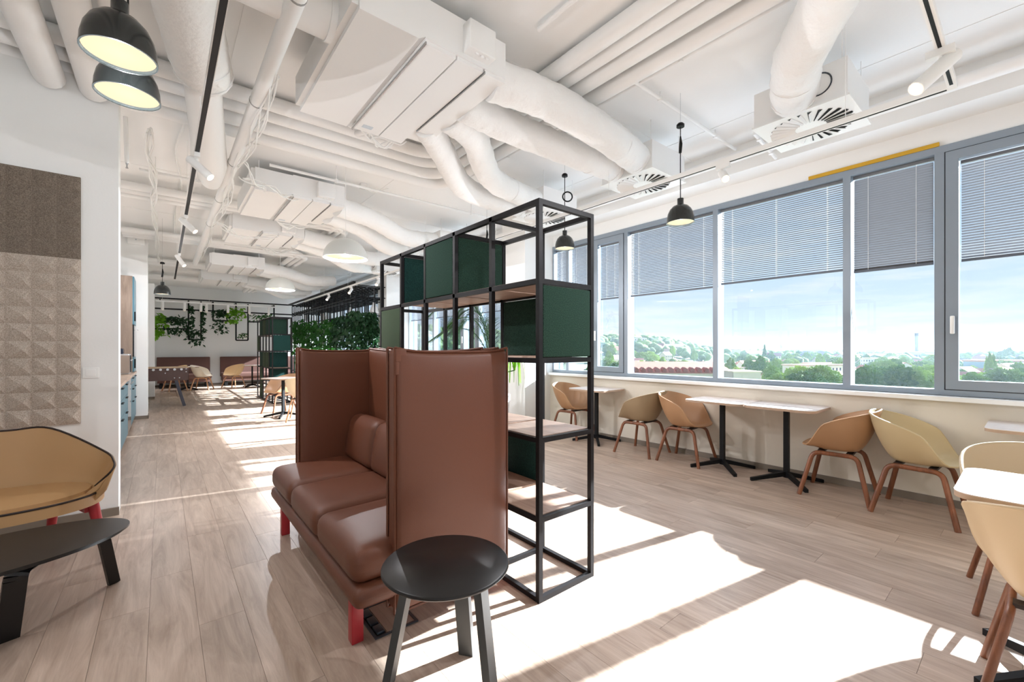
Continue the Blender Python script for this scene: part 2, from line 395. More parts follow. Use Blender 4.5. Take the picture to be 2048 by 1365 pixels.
# kitchen niche and piers
struct('wall_kitchen', MB().box(-1.3, -1.1, 4.75, 10.47, 0, CEILZ), M_WALL)
struct('wall_pier', MB().box(-1.3, -0.212, 10.47, 10.8, 0, CEILZ), M_WALL)
struct('baseboard_pier', MB().box(-0.42, -0.208, 10.457, 10.47, 0, 0.062).box(-0.212, -0.199, 10.457, 10.8, 0, 0.062), M_BASE)
struct('wall_corridor', MB().box(-1.9, -0.62, 10.8, YF, 0, CEILZ), M_WALL)
struct('wall_block', MB().box(-0.62, -0.16, 14.47, 15.2, 0, 3.0), M_WALL)
struct('baseboard_block', MB().box(-0.62, -0.154, 14.458, 14.47, 0, 0.062), M_BASE)
struct('baseboard_far', MB().box(-0.62, WX, YF - 0.014, YF, 0, 0.062), M_BASE)
# pillars on the window wall
for n, (ya, yb) in enumerate(((5.117, 5.70), (10.54, 11.10), (15.9, 16.5), (-2.4, -1.85))):
    struct('wall_pillar_%d' % (n + 1), MB().box(4.46, WX + 0.3, ya, yb, 0, CEILZ), M_WALL)
    struct('baseboard_pillar_%d' % (n + 1), MB().box(4.448, 4.46, ya - 0.012, yb + 0.012, 0, 0.062).box(4.46, WX, ya - 0.012, ya, 0, 0.062), M_BASE)

# ---- windows: (y0, y1, casement?)  y grows away from the camera
WINS = [(-1.85, -1.35, 0), (-1.35, -0.84, 0), (-0.84, 0.50, 1), (0.50, 1.130, 0), (1.130, 2.386, 0), (2.386, 3.650, 0), (3.650, 4.265, 1), (4.265, 4.78, 0), (4.78, 5.117, 0),
        (5.70, 6.10, 0), (6.10, 7.30, 0), (7.30, 7.95, 1), (7.95, 9.2, 0), (9.2, 10.54, 0), (11.10, 12.3, 0), (12.3, 13.5, 0), (13.5, 14.2, 1), (14.2, 15.9, 0), (16.5, 17.7, 0), (17.7, 18.9, 0)]
BLB = {3: (2.035, 2.02), 4: (2.045, 2.075), 5: (2.04, 2.035), 2: (2.02, 2.03), 6: (2.04, 2.04)}
slat_meshes = {}
def blind(idx, ya, yb, zt, zb, tilt, label, detail=True):
    t = thing('venetian_blind', label, 'blind', (WG + 0.035, (ya + yb) / 2, zt), 0, 'grey venetian blinds in the window wall')
    w = yb - ya - 0.024
    MB().box(WG + 0.018, WG + 0.05, ya + 0.008, yb - 0.008, zt - 0.026, zt).build('head_rail', M_SLAT, t)
    MB().box(WG + 0.023, WG + 0.047, ya + 0.012, yb - 0.012, zb, zb + 0.022).build('bottom_rail', mat('blind_rail', (92, 98, 108), 0.45), t)
    n = int((zt - 0.03 - zb - 0.024) / 0.0216)
    k = (round(w, 3), tilt)
    if k not in slat_meshes:
        m = MB(); c, s = math.cos(tilt), -math.sin(tilt)
        pr = [(-0.0125 * c, -0.0125 * s), (0.0, 0.0017 + 0), (0.0125 * c, 0.0125 * s)]
        vs_ = [(x, y_, z) for y_ in (-w / 2, w / 2) for x, z in pr] + [(x, y_, z - 0.0005) for y_ in (-w / 2, w / 2) for x, z in pr]
        m.add(vs_, [(0, 1, 4, 3), (1, 2, 5, 4), (9, 10, 7, 6), (10, 11, 8, 7), (0, 3, 9, 6), (2, 8, 11, 5), (0, 6, 7, 1), (1, 7, 8, 2), (3, 4, 10, 9), (4, 5, 11, 10)])
        slat_meshes[k] = m.mesh('slat', M_SLAT)
    for q in range(n):
        link_mesh('slat', slat_meshes[k], t, (0, 0, -0.036 - (q + 0.5) * 0.0216))
    for q in ((ya + 0.12, yb - 0.12) if w < 0.9 else (ya + 0.14, (ya + yb) / 2, yb - 0.14)):
        m = MB()
        for dx in (0.021, 0.049): m.box(WG + dx - 0.0008, WG + dx + 0.0008, q - 0.0012, q + 0.0012, zb + 0.02, zt - 0.02)
        m.build('ladder_cord', M_WHITE, t)
    return t
WLAB = {2: 'wide blind in the casement window at the right edge of the picture', 3: 'narrow closed grey blind under the long end of the yellow strip', 4: 'bright half open blind in the wide window left of the narrow one',
        5: 'wide grey blind beside the narrow casement window', 6: 'narrow blind in the small casement next to the black shelf', 7: 'blind behind the hanging black lamp beyond the shelf', 8: 'dark narrow blind against the white pillar',
        9: 'blind of the first narrow window beyond the near pillar', 10: 'wide blind seen through the open shelf above the palm', 11: 'blind of the casement window beyond the palm', 12: 'wide blind seen through the middle of the shelf', 13: 'wide blind by the second pillar seen through the shelf',
        14: 'first blind behind the hanging plant lattice', 15: 'second blind behind the hanging plant lattice', 16: 'casement blind behind the hanging plant lattice', 17: 'fourth blind behind the hanging plant lattice',
        18: 'blind next to the far corner pillar', 19: 'last blind in the far corner of the hall'}
for i, (ya, yb, cas) in enumerate(WINS):
    w = thing('window_%d' % (i + 1), None, None, (WG, (ya + yb) / 2, SILL)); w['kind'] = 'structure'
    fw = 0.030
    m = MB()  # outer frame
    m.box(WG - 0.035, WG + 0.12, ya, ya + fw, SILL, HEAD).box(WG - 0.035, WG + 0.12, yb - fw, yb, SILL, HEAD)
    m.box(WG - 0.035, WG + 0.12, ya + fw, yb - fw, SILL, SILL + 0.045).box(WG - 0.035, WG + 0.12, ya + fw, yb - fw, HEAD - 0.06, HEAD)
    m.build('window_frame', M_ALU, w)
    a, b, z0, z1 = ya + fw, yb - fw, SILL + 0.045, HEAD - 0.06
    if cas:
        MB().box(WG - 0.03, WG + 0.0, a, a + 0.008, z0, z1).box(WG - 0.03, WG, b - 0.008, b, z0, z1).box(WG - 0.03, WG, a, b, z0, z0 + 0.008).box(WG - 0.03, WG, a, b, z1 - 0.008, z1).build('gasket', M_ALUD, w)
        a, b, z0, z1 = a + 0.008, b - 0.008, z0 + 0.008, z1 - 0.008; sw = 0.075
        m = MB().box(WG - 0.045, WG + 0.03, a, a + sw, z0, z1).box(WG - 0.045, WG + 0.03, b - sw, b, z0, z1).box(WG - 0.045, WG + 0.03, a + sw, b - sw, z0, z0 + sw).box(WG - 0.045, WG + 0.03, a + sw, b - sw, z1 - sw, z1)
        m.build('sash', M_ALU, w)
        h = MB().cushion((WG - 0.062, b - sw * 0.55, 1.50), (0.012, 0.014, 0.075), 0.008, n=2).box(WG - 0.056, WG - 0.045, b - sw * 0.55 - 0.008, b - sw * 0.55 + 0.008, 1.53, 1.56)
        h.build('window_handle', M_WHITE, w, 60)
        a, b, z0, z1 = a + sw, b - sw, z0 + sw, z1 - sw
    MB().box(WG + 0.055, WG + 0.061, a - 0.004, b + 0.004, z0 - 0.004, z1 + 0.004).build('pane', M_GLASS, w)
    if i >= 2:
        zb = sum(BLB.get(i, (2.04, 2.04))) / 2
        blind(i, a, b, z1 - 0.004, zb, rad({3: 42, 4: 13, 5: 22, 2: 26, 6: 24}.get(i, 28)), WLAB[i])
# outer ledge of the facade
struct('wall_outer_ledge', MB().box(5.28, 5.52, YN, YF, 0.80, 0.90), M_ALU)
# blind pull cords
for yy, lab in ((1.105, 'thin looped blind cord hanging beside the narrow fixed window'), (3.70, 'thin blind cord hanging in the small casement window')):
    c = smooth_path([(WG + 0.01, yy, 2.02), (WG, yy - 0.01, 1.6), (WG - 0.005, yy - 0.06, 1.25), (WG - 0.005, yy - 0.055, 1.19), (WG, yy, 1.17), (WG, yy + 0.03, 1.25), (WG + 0.01, yy + 0.015, 2.02)] if yy < 2 else [(WG + 0.012, yy + 0.07, 2.03), (WG + 0.005, yy + 0.075, 1.5), (WG, yy + 0.08, 1.12)], 8)
    tag(MB().tube(c, 0.0022, 5).build('blind_cord', M_WHITE, None, 180), lab, 'cord')
# yellow strip above the narrow window
tag(MB().box(5.062, 5.089, 0.50, 1.44, HEAD + 0.0, HEAD + 0.034).build('yellow_strip', M_YEL), 'mustard yellow strip running along the top of the windows', 'strip')
# ================================================================ SHELF DIVIDERS
BAR, CELL = 0.026, 0.4055
def shelf_unit(t, X0, Y0, ncell, panels, boards, level=0.409):
    """open steel grid, X0..X0+depth, running away from the camera from Y0"""
    D = 0.427; nl = 5
    zs = [k * level for k in range(nl + 1)]
    ys = [Y0 + CELL * k for k in range(ncell + 1)]; xs = (X0, X0 + D - BAR)
    for y in ys:
        for x in xs: MB().box(x, x + BAR, y, y + BAR, 0, zs[-1] + BAR).build('post', M_BRONZE, t)
    for z in zs:
        for x in xs: MB().box(x, x + BAR, ys[0] + BAR, ys[-1], z, z + BAR).build('rail', M_BRONZE, t)
        for k, y in enumerate(ys):
            if k in (0, ncell) or z in (zs[0], zs[-1]): MB().box(X0 + BAR, X0 + D - BAR, y, y + BAR, z, z + BAR).build('cross_bar', M_BRONZE, t)
    for (lv, kind, k, m) in panels:
        z0, z1 = zs[lv] + BAR + 0.004, zs[lv + 1] - 0.004
        if kind == 'front': c, h = (X0 + BAR / 2, ys[k] + BAR + (CELL - BAR) / 2, (z0 + z1) / 2), (0.013, (CELL - BAR) / 2 - 0.003, (z1 - z0) / 2)
        elif kind == 'back': c, h = (X0 + D - BAR / 2, ys[k] + BAR + (CELL - BAR) / 2, (z0 + z1) / 2), (0.013, (CELL - BAR) / 2 - 0.003, (z1 - z0) / 2)
        else: c, h = (X0 + D / 2, ys[k] + BAR / 2, (z0 + z1) / 2), (D / 2 - BAR - 0.003, 0.013, (z1 - z0) / 2)
        MB().cushion(c, h, 0.008, n=2).build('felt_panel', m, t, 40)
    for (lv, k) in boards:
        MB().box(X0 + BAR * 0.5, X0 + D - BAR * 0.5, ys[k] + BAR + 0.001, ys[k + 1] - 0.001, zs[lv] + BAR - 0.012, zs[lv] + BAR + 0.004).build('shelf_board', M_BOARD, t)
t = thing('shelf_divider', 'tall open black steel shelf with green felt panels behind the leather sofa', 'shelf', (1.483, 1.592, 0))
shelf_unit(t, 1.483, 1.592, 5,
           [(4, 'cross', 2, M_GREEN), (4, 'front', 2, M_GREEN), (4, 'cross', 4, M_TEAL), (3, 'cross', 0, M_GREEN), (3, 'back', 1, M_GREEN), (3, 'front', 4, M_OLIVE), (1, 'back', 1, M_TEAL), (2, 'cross', 4, M_GREEN)],
           [(4, 0), (4, 1), (4, 2), (4, 3), (3, 1), (3, 4), (2, 0), (2, 1), (2, 2), (2, 3), (1, 0), (1, 1)])
t = thing('shelf_divider', 'second open steel shelf with green panels far off near the end wall', 'shelf', (2.013, 11.45, 0))
shelf_unit(t, 2.013, 11.45, 5,
           [(4, 'front', 3, M_GREEN), (4, 'front', 2, M_OLIVE), (4, 'cross', 1, M_GREEN), (4, 'front', 1, M_GREEN), (3, 'cross', 0, M_TEAL), (3, 'front', 4, M_OLIVE), (2, 'front', 3, M_GREEN), (2, 'front', 2, M_OLIVE), (2, 'front', 1, M_OLIVE), (2, 'cross', 1, M_TEAL), (1, 'cross', 1, M_TEAL), (1, 'front', 3, M_OLIVE), (0, 'front', 3, M_OLIVE)],
           [(2, 0), (2, 1), (1, 2), (1, 3), (4, 4)])

# ================================================================ LEATHER SOFA
t = thing('high_back_sofa', 'cognac brown leather three seat sofa with tall enclosing sides and red legs', 'sofa', (1.0, 2.66, 0))
SY0, SY1 = 1.765, 3.566
def panel(name, c, h, puff):
    ax0 = [i for i in range(3) if h[i] == min(h)][0]; wd = [i for i in (0, 1) if i != ax0][0]
    def warp(p):
        u = abs(p[wd] - c[wd]) / h[wd]; k = max(0, (p[2] - c[2]) / h[2])
        return (p[0], p[1], p[2] + 0.020 * (u ** 4 - 0.75) * k ** 6)
    o = MB().cushion(c, h, 0.028, puff, n=12, warp=warp).build(name, M_LEATH, t, 60)
    m = MB()  # raised seam around the rim
    ax = [i for i in range(3) if h[i] == min(h)][0]; a, b = [i for i in range(3) if i != ax]
    for sgn in (-1, 1):
        lp = []
        for u, v in ((-1, -1), (1, -1), (1, 1), (-1, 1)):
            p = [0, 0, 0]; p[ax] = c[ax] + sgn * (h[ax] - 0.012); p[a] = c[a] + u * (h[a] + 0.001); p[b] = c[b] + v * (h[b] + 0.001); lp.append(p)
        for k in range(4):
            A, B = Vector(lp[k]), Vector(lp[(k + 1) % 4]); m.tube([warp(A.lerp(B, q / 12)) for q in range(13)], 0.006, 6)
    m.build('piping', M_LEATH, o, 60)
    return o
panel('side_panel', (1.105, SY0 + 0.05, 0.717), (0.315, 0.05, 0.583), (0.0, 0.022, 0.0))
panel('side_panel', (1.105, SY1 - 0.05, 0.717), (0.315, 0.05, 0.583), (0.0, 0.022, 0.0))
panel('back_panel', (1.365, (SY0 + SY1) / 2, 0.752), (0.055, (SY1 - SY0) / 2 - 0.1, 0.548), (0.02, 0, 0))
# little leather tabs at the upper corner of the near side panel
for (x, y) in ((0.797, SY0 + 0.012), (0.797, SY1 - 0.012)):
    MB().cushion((x + 0.018, y, 1.272), (0.026, 0.012, 0.03), 0.006, n=2).cushion((x + 0.008, y, 1.215), (0.016, 0.01, 0.03), 0.006, n=2).build('corner_tab', M_LEATH, t, 60)
MB().cushion((0.985, (SY0 + SY1) / 2, 0.245), (0.372, (SY1 - SY0) / 2 - 0.002, 0.045), 0.04, (0, 0, 0.006), n=10).build('seat_base', M_LEATH, t, 60)
ya, yb = SY0 + 0.03, SY1 - 0.03
for k in range(3):
    a, b = ya + (yb - ya) * k / 3, ya + (yb - ya) * (k + 1) / 3
    def crease(p, a=a, b=b):
        return p
    o = MB().cushion((0.965, (a + b) / 2, 0.368), (0.352, (b - a) / 2 - 0.001, 0.078), 0.058, (0.0, 0.0, 0.022), n=10).build('seat_cushion', M_LEATH, t, 60)
for k in range(3):
    a, b = SY0 + 0.11 + (SY1 - SY0 - 0.22) * k / 3, SY0 + 0.11 + (SY1 - SY0 - 0.22) * (k + 1) / 3
    def lean(p): return (p[0] + (p[2] - 0.44) * 0.16, p[1], p[2])
    MB().cushion((1.165, (a + b) / 2, 0.615), (0.062, (b - a) / 2 - 0.001, 0.165), 0.05, (0.03, 0, 0.01), n=8, warp=lean).build('back_cushion', M_LEATH, t, 60)
for x in (0.667, 1.30):
    for y in (1.912, 3.33):
        MB().cushion((x, y, 0.105), (0.026, 0.026, 0.105), 0.004, n=1).build('leg', M_RED, t, 40)

# ================================================================ SIDE TABLE
t = thing('side_table', 'round black wooden side table standing before the leather sofa', 'table', (0.826, 1.399, 0))
MB().lathe([(0.0, 0.476), (0.20, 0.476), (0.226, 0.481), (0.236, 0.490), (0.236, 0.494), (0.23, 0.5), (0.0, 0.5)], (0.826, 1.399, 0), 56).build('table_top', M_BLACKW, t, 50)
for ax_, ay_, bx_, by_ in ((0.74, 1.51, 0.672, 1.575), (0.90, 1.29, 0.925, 1.24), (0.94, 1.49, 1.005, 1.53)):
    d = Vector((bx_ - 0.826, by_ - 1.399, 0)).normalized()
    MB().beam((ax_, ay_, 0.478), (bx_, by_, 0.0), 0.062, 0.03, up=d).build('leg', mat('grey_black_wood', (62, 64, 64), 0.4, var=0.2, vscale=8, stretch=(1, 1, 0.15)), t)

# floor socket box under the sofa
t = thing('floor_socket_box', 'square dark floor socket box with wood lid under the sofa', 'socket', (0.85, 1.98, 0.0))
fb = [(0.735, 0.945, 1.858, 2.118)]
a, b, c, d = fb[0]
MB().box(a, b, c, c + 0.012, 0.0, 0.006).box(a, b, d - 0.012, d, 0, 0.006).box(a, a + 0.012, c + 0.012, d - 0.012, 0, 0.006).box(b - 0.012, b, c + 0.012, d - 0.012, 0, 0.006).build('frame', mat('dark_plastic', (52, 58, 66), 0.35), t)
MB().box(a + 0.062, b - 0.014, c + 0.014, d - 0.014, 0.0, 0.004).build('lid', M_BOARD, t)
MB().box(a + 0.012, a + 0.058, c + 0.012, d - 0.012, 0.0, 0.0015).build('cable_slot', M_BLACK, t)
for k in range(3): MB().cushion((a + 0.036, c + 0.055 + k * 0.075, 0.006), (0.018, 0.03, 0.006), 0.003, n=1).build('flap', mat('dark_plastic', (52, 58, 66), 0.35), t, 40)

# ================================================================ SHELL CHAIRS AND BISTRO TABLES
def chair_proto():
    r = thing('shell_chair', 'shell chair', 'chair', (0, 0, 0))
    def rim(ph):  # ph 0 = front(-y), PI = back(+y)
        c = math.cos(ph); s = abs(math.sin(ph))
        k = (1 - c) / 2                                   # 0 front .. 1 back
        rx, ry = 0.285, (0.25 if c > 0 else 0.262)
        # squarish plan
        pw = 2.6
        cc, ss = math.cos(ph), math.sin(ph)
        n = (abs(cc) ** pw + abs(ss) ** pw) ** (1 / pw)
        x, y = rx * ss / n, -ry * cc / n
        if k < 0.12: z = 0.425 + 0.01 * k / 0.12
        elif k < 0.42: u = (k - 0.12) / 0.30; z = 0.435 + (0.645 - 0.435) * (u * u * (3 - 2 * u))
        else: u = (k - 0.42) / 0.58; z = 0.645 + (0.775 - 0.645) * (u ** 0.85)
        y += (0.03 if k > 0.5 else 0) * ((k - 0.5) * 2) if k > 0.5 else 0
        return x, y, z
    z0 = 0.418
    def surf(u, v, off=0.0):
        ph = 2 * PI * u; x, y, z = rim(ph); k = (1 - math.cos(ph)) / 2
        # bowl: flat seat then a rounded wall
        rr = 1 - (1 - v) ** 1.55
        hh = max(0, (v - 0.42) / 0.58) ** 1.6 if z > 0.46 else v ** 2
        flare = 1.0 - 0.16 * (1 - hh) * min(1, (z - 0.42) / 0.15) * (1 if v > 0.3 else v / 0.3)
        dip = 0.022 * (1 - min(1, v / 0.6) ** 2)
        return Vector((x * rr * flare, y * rr * flare, z0 + (z - z0) * hh + 0.012 - dip))
    nu, nv, th = 64, 16, 0.011
    P = [[surf(i / nu, j / nv) for j in range(nv + 1)] for i in range(nu)]
    m = MB(); vs_ = []
    def nrm(i, j):
        a = P[(i + 1) % nu][j] - P[i - 1][j]; b = P[i][min(j + 1, nv)] - P[i][max(j - 1, 0)]
        n = a.cross(b); return n.normalized() if n.length > 1e-9 else Vector((0, 0, 1))
    inner = []; outer = []
    for i in range(nu):
        for j in range(nv + 1):
            n = nrm(i, j) if j > 0 else Vector((0, 0, 1))
            if n.dot(Vector((0, 0, 1)) * 0.6 - Vector((P[i][j].x, P[i][j].y, 0))) < 0: n = -n
            inner.append(P[i][j] + n * th / 2); outer.append(P[i][j] - n * th / 2)
    o = len(inner); W = nv + 1; fs = []
    for i in range(nu):
        i2 = (i + 1) % nu
        for j in range(nv):
            fs.append((i * W + j, i2 * W + j, i2 * W + j + 1, i * W + j + 1))
            fs.append((o + i * W + j + 1, o + i2 * W + j + 1, o + i2 * W + j, o + i * W + j))
        fs.append((i * W + nv, i2 * W + nv, o + i2 * W + nv, o + i * W + nv))
    m.add(inner + outer, fs)
    m.build('seat_shell', M_TAN, r, 70)
    # rim bead
    rb = [P[i][nv] for i in range(nu)] + [P[0][nv]]
    MB().tube(rb, 0.0075, 6, cap=False).build('shell_rim', M_TAN, r, 180)
    for sx in (-1, 1):  # bent plywood side frames, front to back
        pts = fillet([(sx * 0.245, -0.245, 0.0), (sx * 0.165, -0.155, 0.385), (sx * 0.165, 0.155, 0.385), (sx * 0.245, 0.245, 0.0)], 0.055, 5)
        mm = MB().tube(pts, 0.0185, 8, flat=0.72); mm.build('leg_frame', M_OAK, r, 60)
    mm = MB().beam((-0.16, -0.10, 0.398), (0.16, -0.10, 0.398), 0.045, 0.016).beam((-0.16, 0.10, 0.398), (0.16, 0.10, 0.398), 0.045, 0.016)
    mm.build('mounting_bar', mat('dark_brown_metal', (40, 26, 20), 0.5), r)
    return r
CH = chair_proto()
SHELL_COL = {}
def shell_mat(c):
    return mat('shell_%d_%d_%d' % c, c, 0.42, var=0.02, vscale=3)
def chair(loc, rz, c, label, group=None, light=False, first=[True]):
    o = CH if first[0] else copy_tree(CH); first[0] = False
    place(o, (loc[0], loc[1], 0), rz, label, group)
    for ch in o.children:
        b = ch.name.split('.')[0]
        if b in ('seat_shell', 'shell_rim'):
            k = (b, c)
            if k not in SHELL_COL:
                me = ch.data.copy(); me.materials.clear(); me.materials.append(shell_mat(c)); SHELL_COL[k] = me
            ch.data = SHELL_COL[k]
        if b == 'leg_frame' and light:
            k = ('lf', ch.data.name)
            if k not in SHELL_COL:
                me = ch.data.copy(); me.materials.clear(); me.materials.append(M_OAKL); SHELL_COL[k] = me
            ch.data = SHELL_COL[k]
    return o
G1 = 'shell chairs along the window'
copy_src = CH
# (copies are made from the first chair before it is recoloured again)
CAM1, OLV, SND, CRM, YEL = (176, 136, 100), (160, 138, 108), (200, 176, 140), (210, 190, 158), (192, 172, 134)
chair((4.67, 1.10), PI + rad(4), CAM1, 'caramel shell chair back to back with the sand chair by the window', G1)
chair((4.61, 0.566), rad(-3), YEL, 'sand beige shell chair with its back to the caramel chair by the window', G1)
chair((4.67, 3.12), PI + rad(3), OLV, 'olive beige shell chair seen from behind between two window tables', G1)
chair((4.72, 2.555), rad(4), CAM1, 'caramel shell chair at the far end of the joined window tables', G1)
chair((4.74, 4.34), rad(5), CAM1, 'caramel shell chair behind the black shelf post at the small table', G1)
chair((3.34, -0.04), -PI / 2 + rad(6), CRM, 'cream shell chair partly hidden beyond the near white table', G1)
chair((2.44, -0.115), PI / 2, SND, 'cream shell chair pushed under the near table at the picture edge', G1)
G2 = 'shell chairs in the far half of the hall'
chair((1.83, 9.62), rad(-75), CAM1, 'tan shell chair at the round table beyond the sofa', G2)
chair((2.0, 8.5), rad(160), CRM, 'cream shell chair whose back shows just beside the sofa', G2, True)
chair((0.98, 16.75), rad(70), (228, 216, 196), 'pale shell chair behind the table football against the bench', G2, True)
chair((1.84, 16.9), rad(-60), (214, 180, 134), 'light tan shell chair facing the second wall bench', G2, True)
chair((0.30, 16.9), rad(-70), (214, 180, 134), 'shell chair mostly hidden behind the table football', G2, True)

def table_proto():
    r = thing('bistro_table', 'table', 'table', (0, 0, 0))
    tp = MB().slab(rrect(-0.28, 0.28, -0.303, 0.303, 0.07), 0.741, 0.745).build('table_top', M_TOP, r)
    MB().slab(rrect(-0.28, 0.28, -0.303, 0.303, 0.07), 0.721, 0.741).build('edge_band', M_EDGE, tp, 40)
    MB().box(-0.022, 0.022, -0.022, 0.022, 0.04, 0.712).build('column', M_BLACK, r)
    MB().box(-0.12, 0.12, -0.12, 0.12, 0.712, 0.721).build('top_plate', M_BLACK, r)
    for k in range(4):
        a = PI / 4 + k * PI / 2 + 0.0; d = Vector((math.cos(a), math.sin(a), 0))
        m = MB(); s = Vector((-d.y, d.x, 0)) * 0.016
        p0, p1 = d * 0.012, d * 0.335
        m.add([p0 - s + Vector((0, 0, 0.055)), p0 + s + Vector((0, 0, 0.055)), p0 + s + Vector((0, 0, 0.10)), p0 - s + Vector((0, 0, 0.10)),
               p1 - s + Vector((0, 0, 0.0)), p1 + s + Vector((0, 0, 0.0)), p1 + s + Vector((0, 0, 0.03)), p1 - s + Vector((0, 0, 0.03))],
              [(0, 3, 2, 1), (4, 5, 6, 7), (0, 1, 5, 4), (1, 2, 6, 5), (2, 3, 7, 6), (3, 0, 4, 7)])
        m.build('foot', M_BLACK, r)
    return r
TB = table_proto()
TBD = [((4.735, 2.149), 0, 'small oak topped table joined to another, farther of the pair at the window'), ((4.735, 1.530), 0, 'small oak topped table joined to another, nearer of the pair at the window'),
       ((4.735, 3.90), 0, 'small oak topped table alone by the window behind the black shelf'), ((4.735, -0.085), 0, 'small window table cut off by the right picture edge'), ((2.66, -0.103), 0, 'white topped table in the right foreground between two cream chairs'),
       ((1.80, 9.15), 0.4, 'small table beyond the sofa with two shell chairs'), ((2.38, 16.95), 0, 'small table in front of the second wall bench'), ((0.62, 16.95), 0, 'small table behind the table football')]
for k, (p, rz, lab) in enumerate(TBD):
    o = TB if k == 0 else copy_tree(TB)
    place(o, (p[0], p[1], 0), rz, lab, 'small pedestal tables')

# ================================================================ LEFT CORNER: LOVESEAT, COFFEE TABLE, ACOUSTIC PANELS
t = thing('loveseat', 'small tan leather loveseat with dark piping and round red legs', 'sofa', (-0.86, 3.75, 0))
LX0, LX1, LYB = -1.50, -0.215, 4.10
def loveseat_plan(u):  # u 0..1 : right front -> right side -> back -> left side -> left front, rim line
    return u
def lv_rim(u):
    # control points of the rim (x, y, z) from front right round the back to front left
    K = [(-0.315, 3.60, 0.47), (-0.235, 3.55, 0.565), (-0.238, 3.66, 0.60), (-0.30, 3.86, 0.635), (-0.56, 4.06, 0.782), (-0.75, 4.10, 0.785)]
    K = K + [(LX0 + LX1 - x, y, z) for x, y, z in K[::-1]]
    return K
rimk = smooth_path(lv_rim(0), 6)
# seat pan outline underneath
def seat_pt(a):  # bowed front seat, a 0..1 along rim
    n = len(rimk) - 1; p = rimk[min(n, int(a * n))]
    return p
m = MB(); n = len(rimk); nv = 12
cx, cy = (LX0 + LX1) / 2, 3.78
V = []
for i, p in enumerate(rimk):
    for j in range(nv + 1):
        v = j / nv                              # 0 seat crease .. 1 rim
        q = Vector((cx + (p.x - cx) * (0.86 + 0.14 * v), cy + (p.y - cy) * (0.80 + 0.20 * v) , 0.40 + (p.z - 0.40) * v))
        if v < 0.3: q.x = cx + (q.x - cx) * (0.93 + 0.07 * (v / 0.3)); q.y = cy + (q.y - cy) * (0.93 + 0.07 * (v / 0.3))
        V.append(q)
W = nv + 1; inn = V; out = []
for i in range(n):
    for j in range(W):
        q = V[i * W + j]; d = Vector((q.x - cx, (q.y - cy) * 1.3, 0)).normalized()
        out.append(q + d * (0.035 * (1 - 0.75 * (j / nv))) + Vector((0, 0, -0.03 * (1 - j / nv))))
fs = []
for i in range(n - 1):
    for j in range(nv):
        a, b, c, d = i * W + j, (i + 1) * W + j, (i + 1) * W + j + 1, i * W + j + 1
        fs.append((a, b, c, d)); fs.append((d + n * W, c + n * W, b + n * W, a + n * W))
    a, b = i * W + nv, (i + 1) * W + nv; fs.append((a, b, b + n * W, a + n * W))
for i in (0, n - 1):
    for j in range(nv): fs.append((i * W + j, i * W + j + 1, n * W + i * W + j + 1, n * W + i * W + j))
m.add(inn + out, fs); m.build('back_shell', M_TAN, t, 70)
# seat with bowed front
so = []
for i in range(41):
    a = PI * i / 40; so.append((cx + (LX1 - cx - 0.07) * math.copysign(abs(math.cos(a)) ** 0.72, math.cos(a)), 3.74 - 0.335 * math.sin(a) ** 0.8))
so += [(LX0 + 0.16, 3.98), (cx, 4.03), (LX1 - 0.16, 3.98)]
seat = MB().slab(so, 0.362, 0.425); seat.build('seat', M_TAN, t, 50)
MB().slab([(cx + (x - cx) * 0.9, 3.78 + (y - 3.78) * 0.9) for x, y in so], 0.425, 0.445).build('seat_pad', M_TAN, t, 50)
pip = [Vector(p) for p in rimk]
front = [Vector((x, y, 0.428)) for x, y in so[:41]]
MB().tube(pip, 0.006, 6).tube([pip[0]] + front[2:39] + [pip[-1]], 0.006, 6).build('piping', mat('dark_piping', (36, 22, 18), 0.6), t, 180)
MB().beam((-0.34, 3.63, 0.335), (-0.48, 3.98, 0.335), 0.05, 0.05).beam((LX0 + LX1 + 0.34, 3.63, 0.335), (LX0 + LX1 + 0.48, 3.98, 0.335), 0.05, 0.05).beam((LX0 + 0.2, 3.95, 0.335), (LX1 - 0.2, 3.95, 0.335), 0.05, 0.05).build('under_frame', M_RED, t)
for (xa, ya_, xb, yb_) in ((-0.33, 3.64, -0.265, 3.60), (-0.53, 3.97, -0.575, 4.06), (LX0 + LX1 + 0.33, 3.64, LX0 + LX1 + 0.265, 3.60), (LX0 + LX1 + 0.53, 3.97, LX0 + LX1 + 0.575, 4.06)):
    MB().tube([(xa, ya_, 0.365), (xb, yb_, 0.0)], [0.028, 0.02], 14).build('leg', M_RED, t, 60)

t = thing('coffee_table', 'low oval black coffee table in front of the tan loveseat', 'table', (-0.62, 3.03, 0))
th = rad(14); a_, b_ = 0.50, 0.285; ec = (-0.625, 2.985)
def ell(k, s): 
    x, y = a_ * s * math.cos(k), b_ * s * math.sin(k)
    return (ec[0] + x * math.cos(th) - y * math.sin(th), ec[1] + x * math.sin(th) + y * math.cos(th))
o1 = [ell(2 * PI * i / 72, 1.0) for i in range(72)]; o2 = [ell(2 * PI * i / 72, 0.965) for i in range(72)]
m = MB().slab(o1, 0.362, 0.37); m.slab(o2, 0.350, 0.362); m.build('table_top', M_BLACKW, t, 40)
for (xa, ya_, xb, yb_, w_) in ((-0.26, 3.10, -0.212, 3.225, 0.055), (-0.545, 2.83, -0.545, 2.90, 0.055), (-0.98, 3.05, -1.04, 3.14, 0.055), (-0.72, 2.80, -0.78, 2.76, 0.055)):
    pass
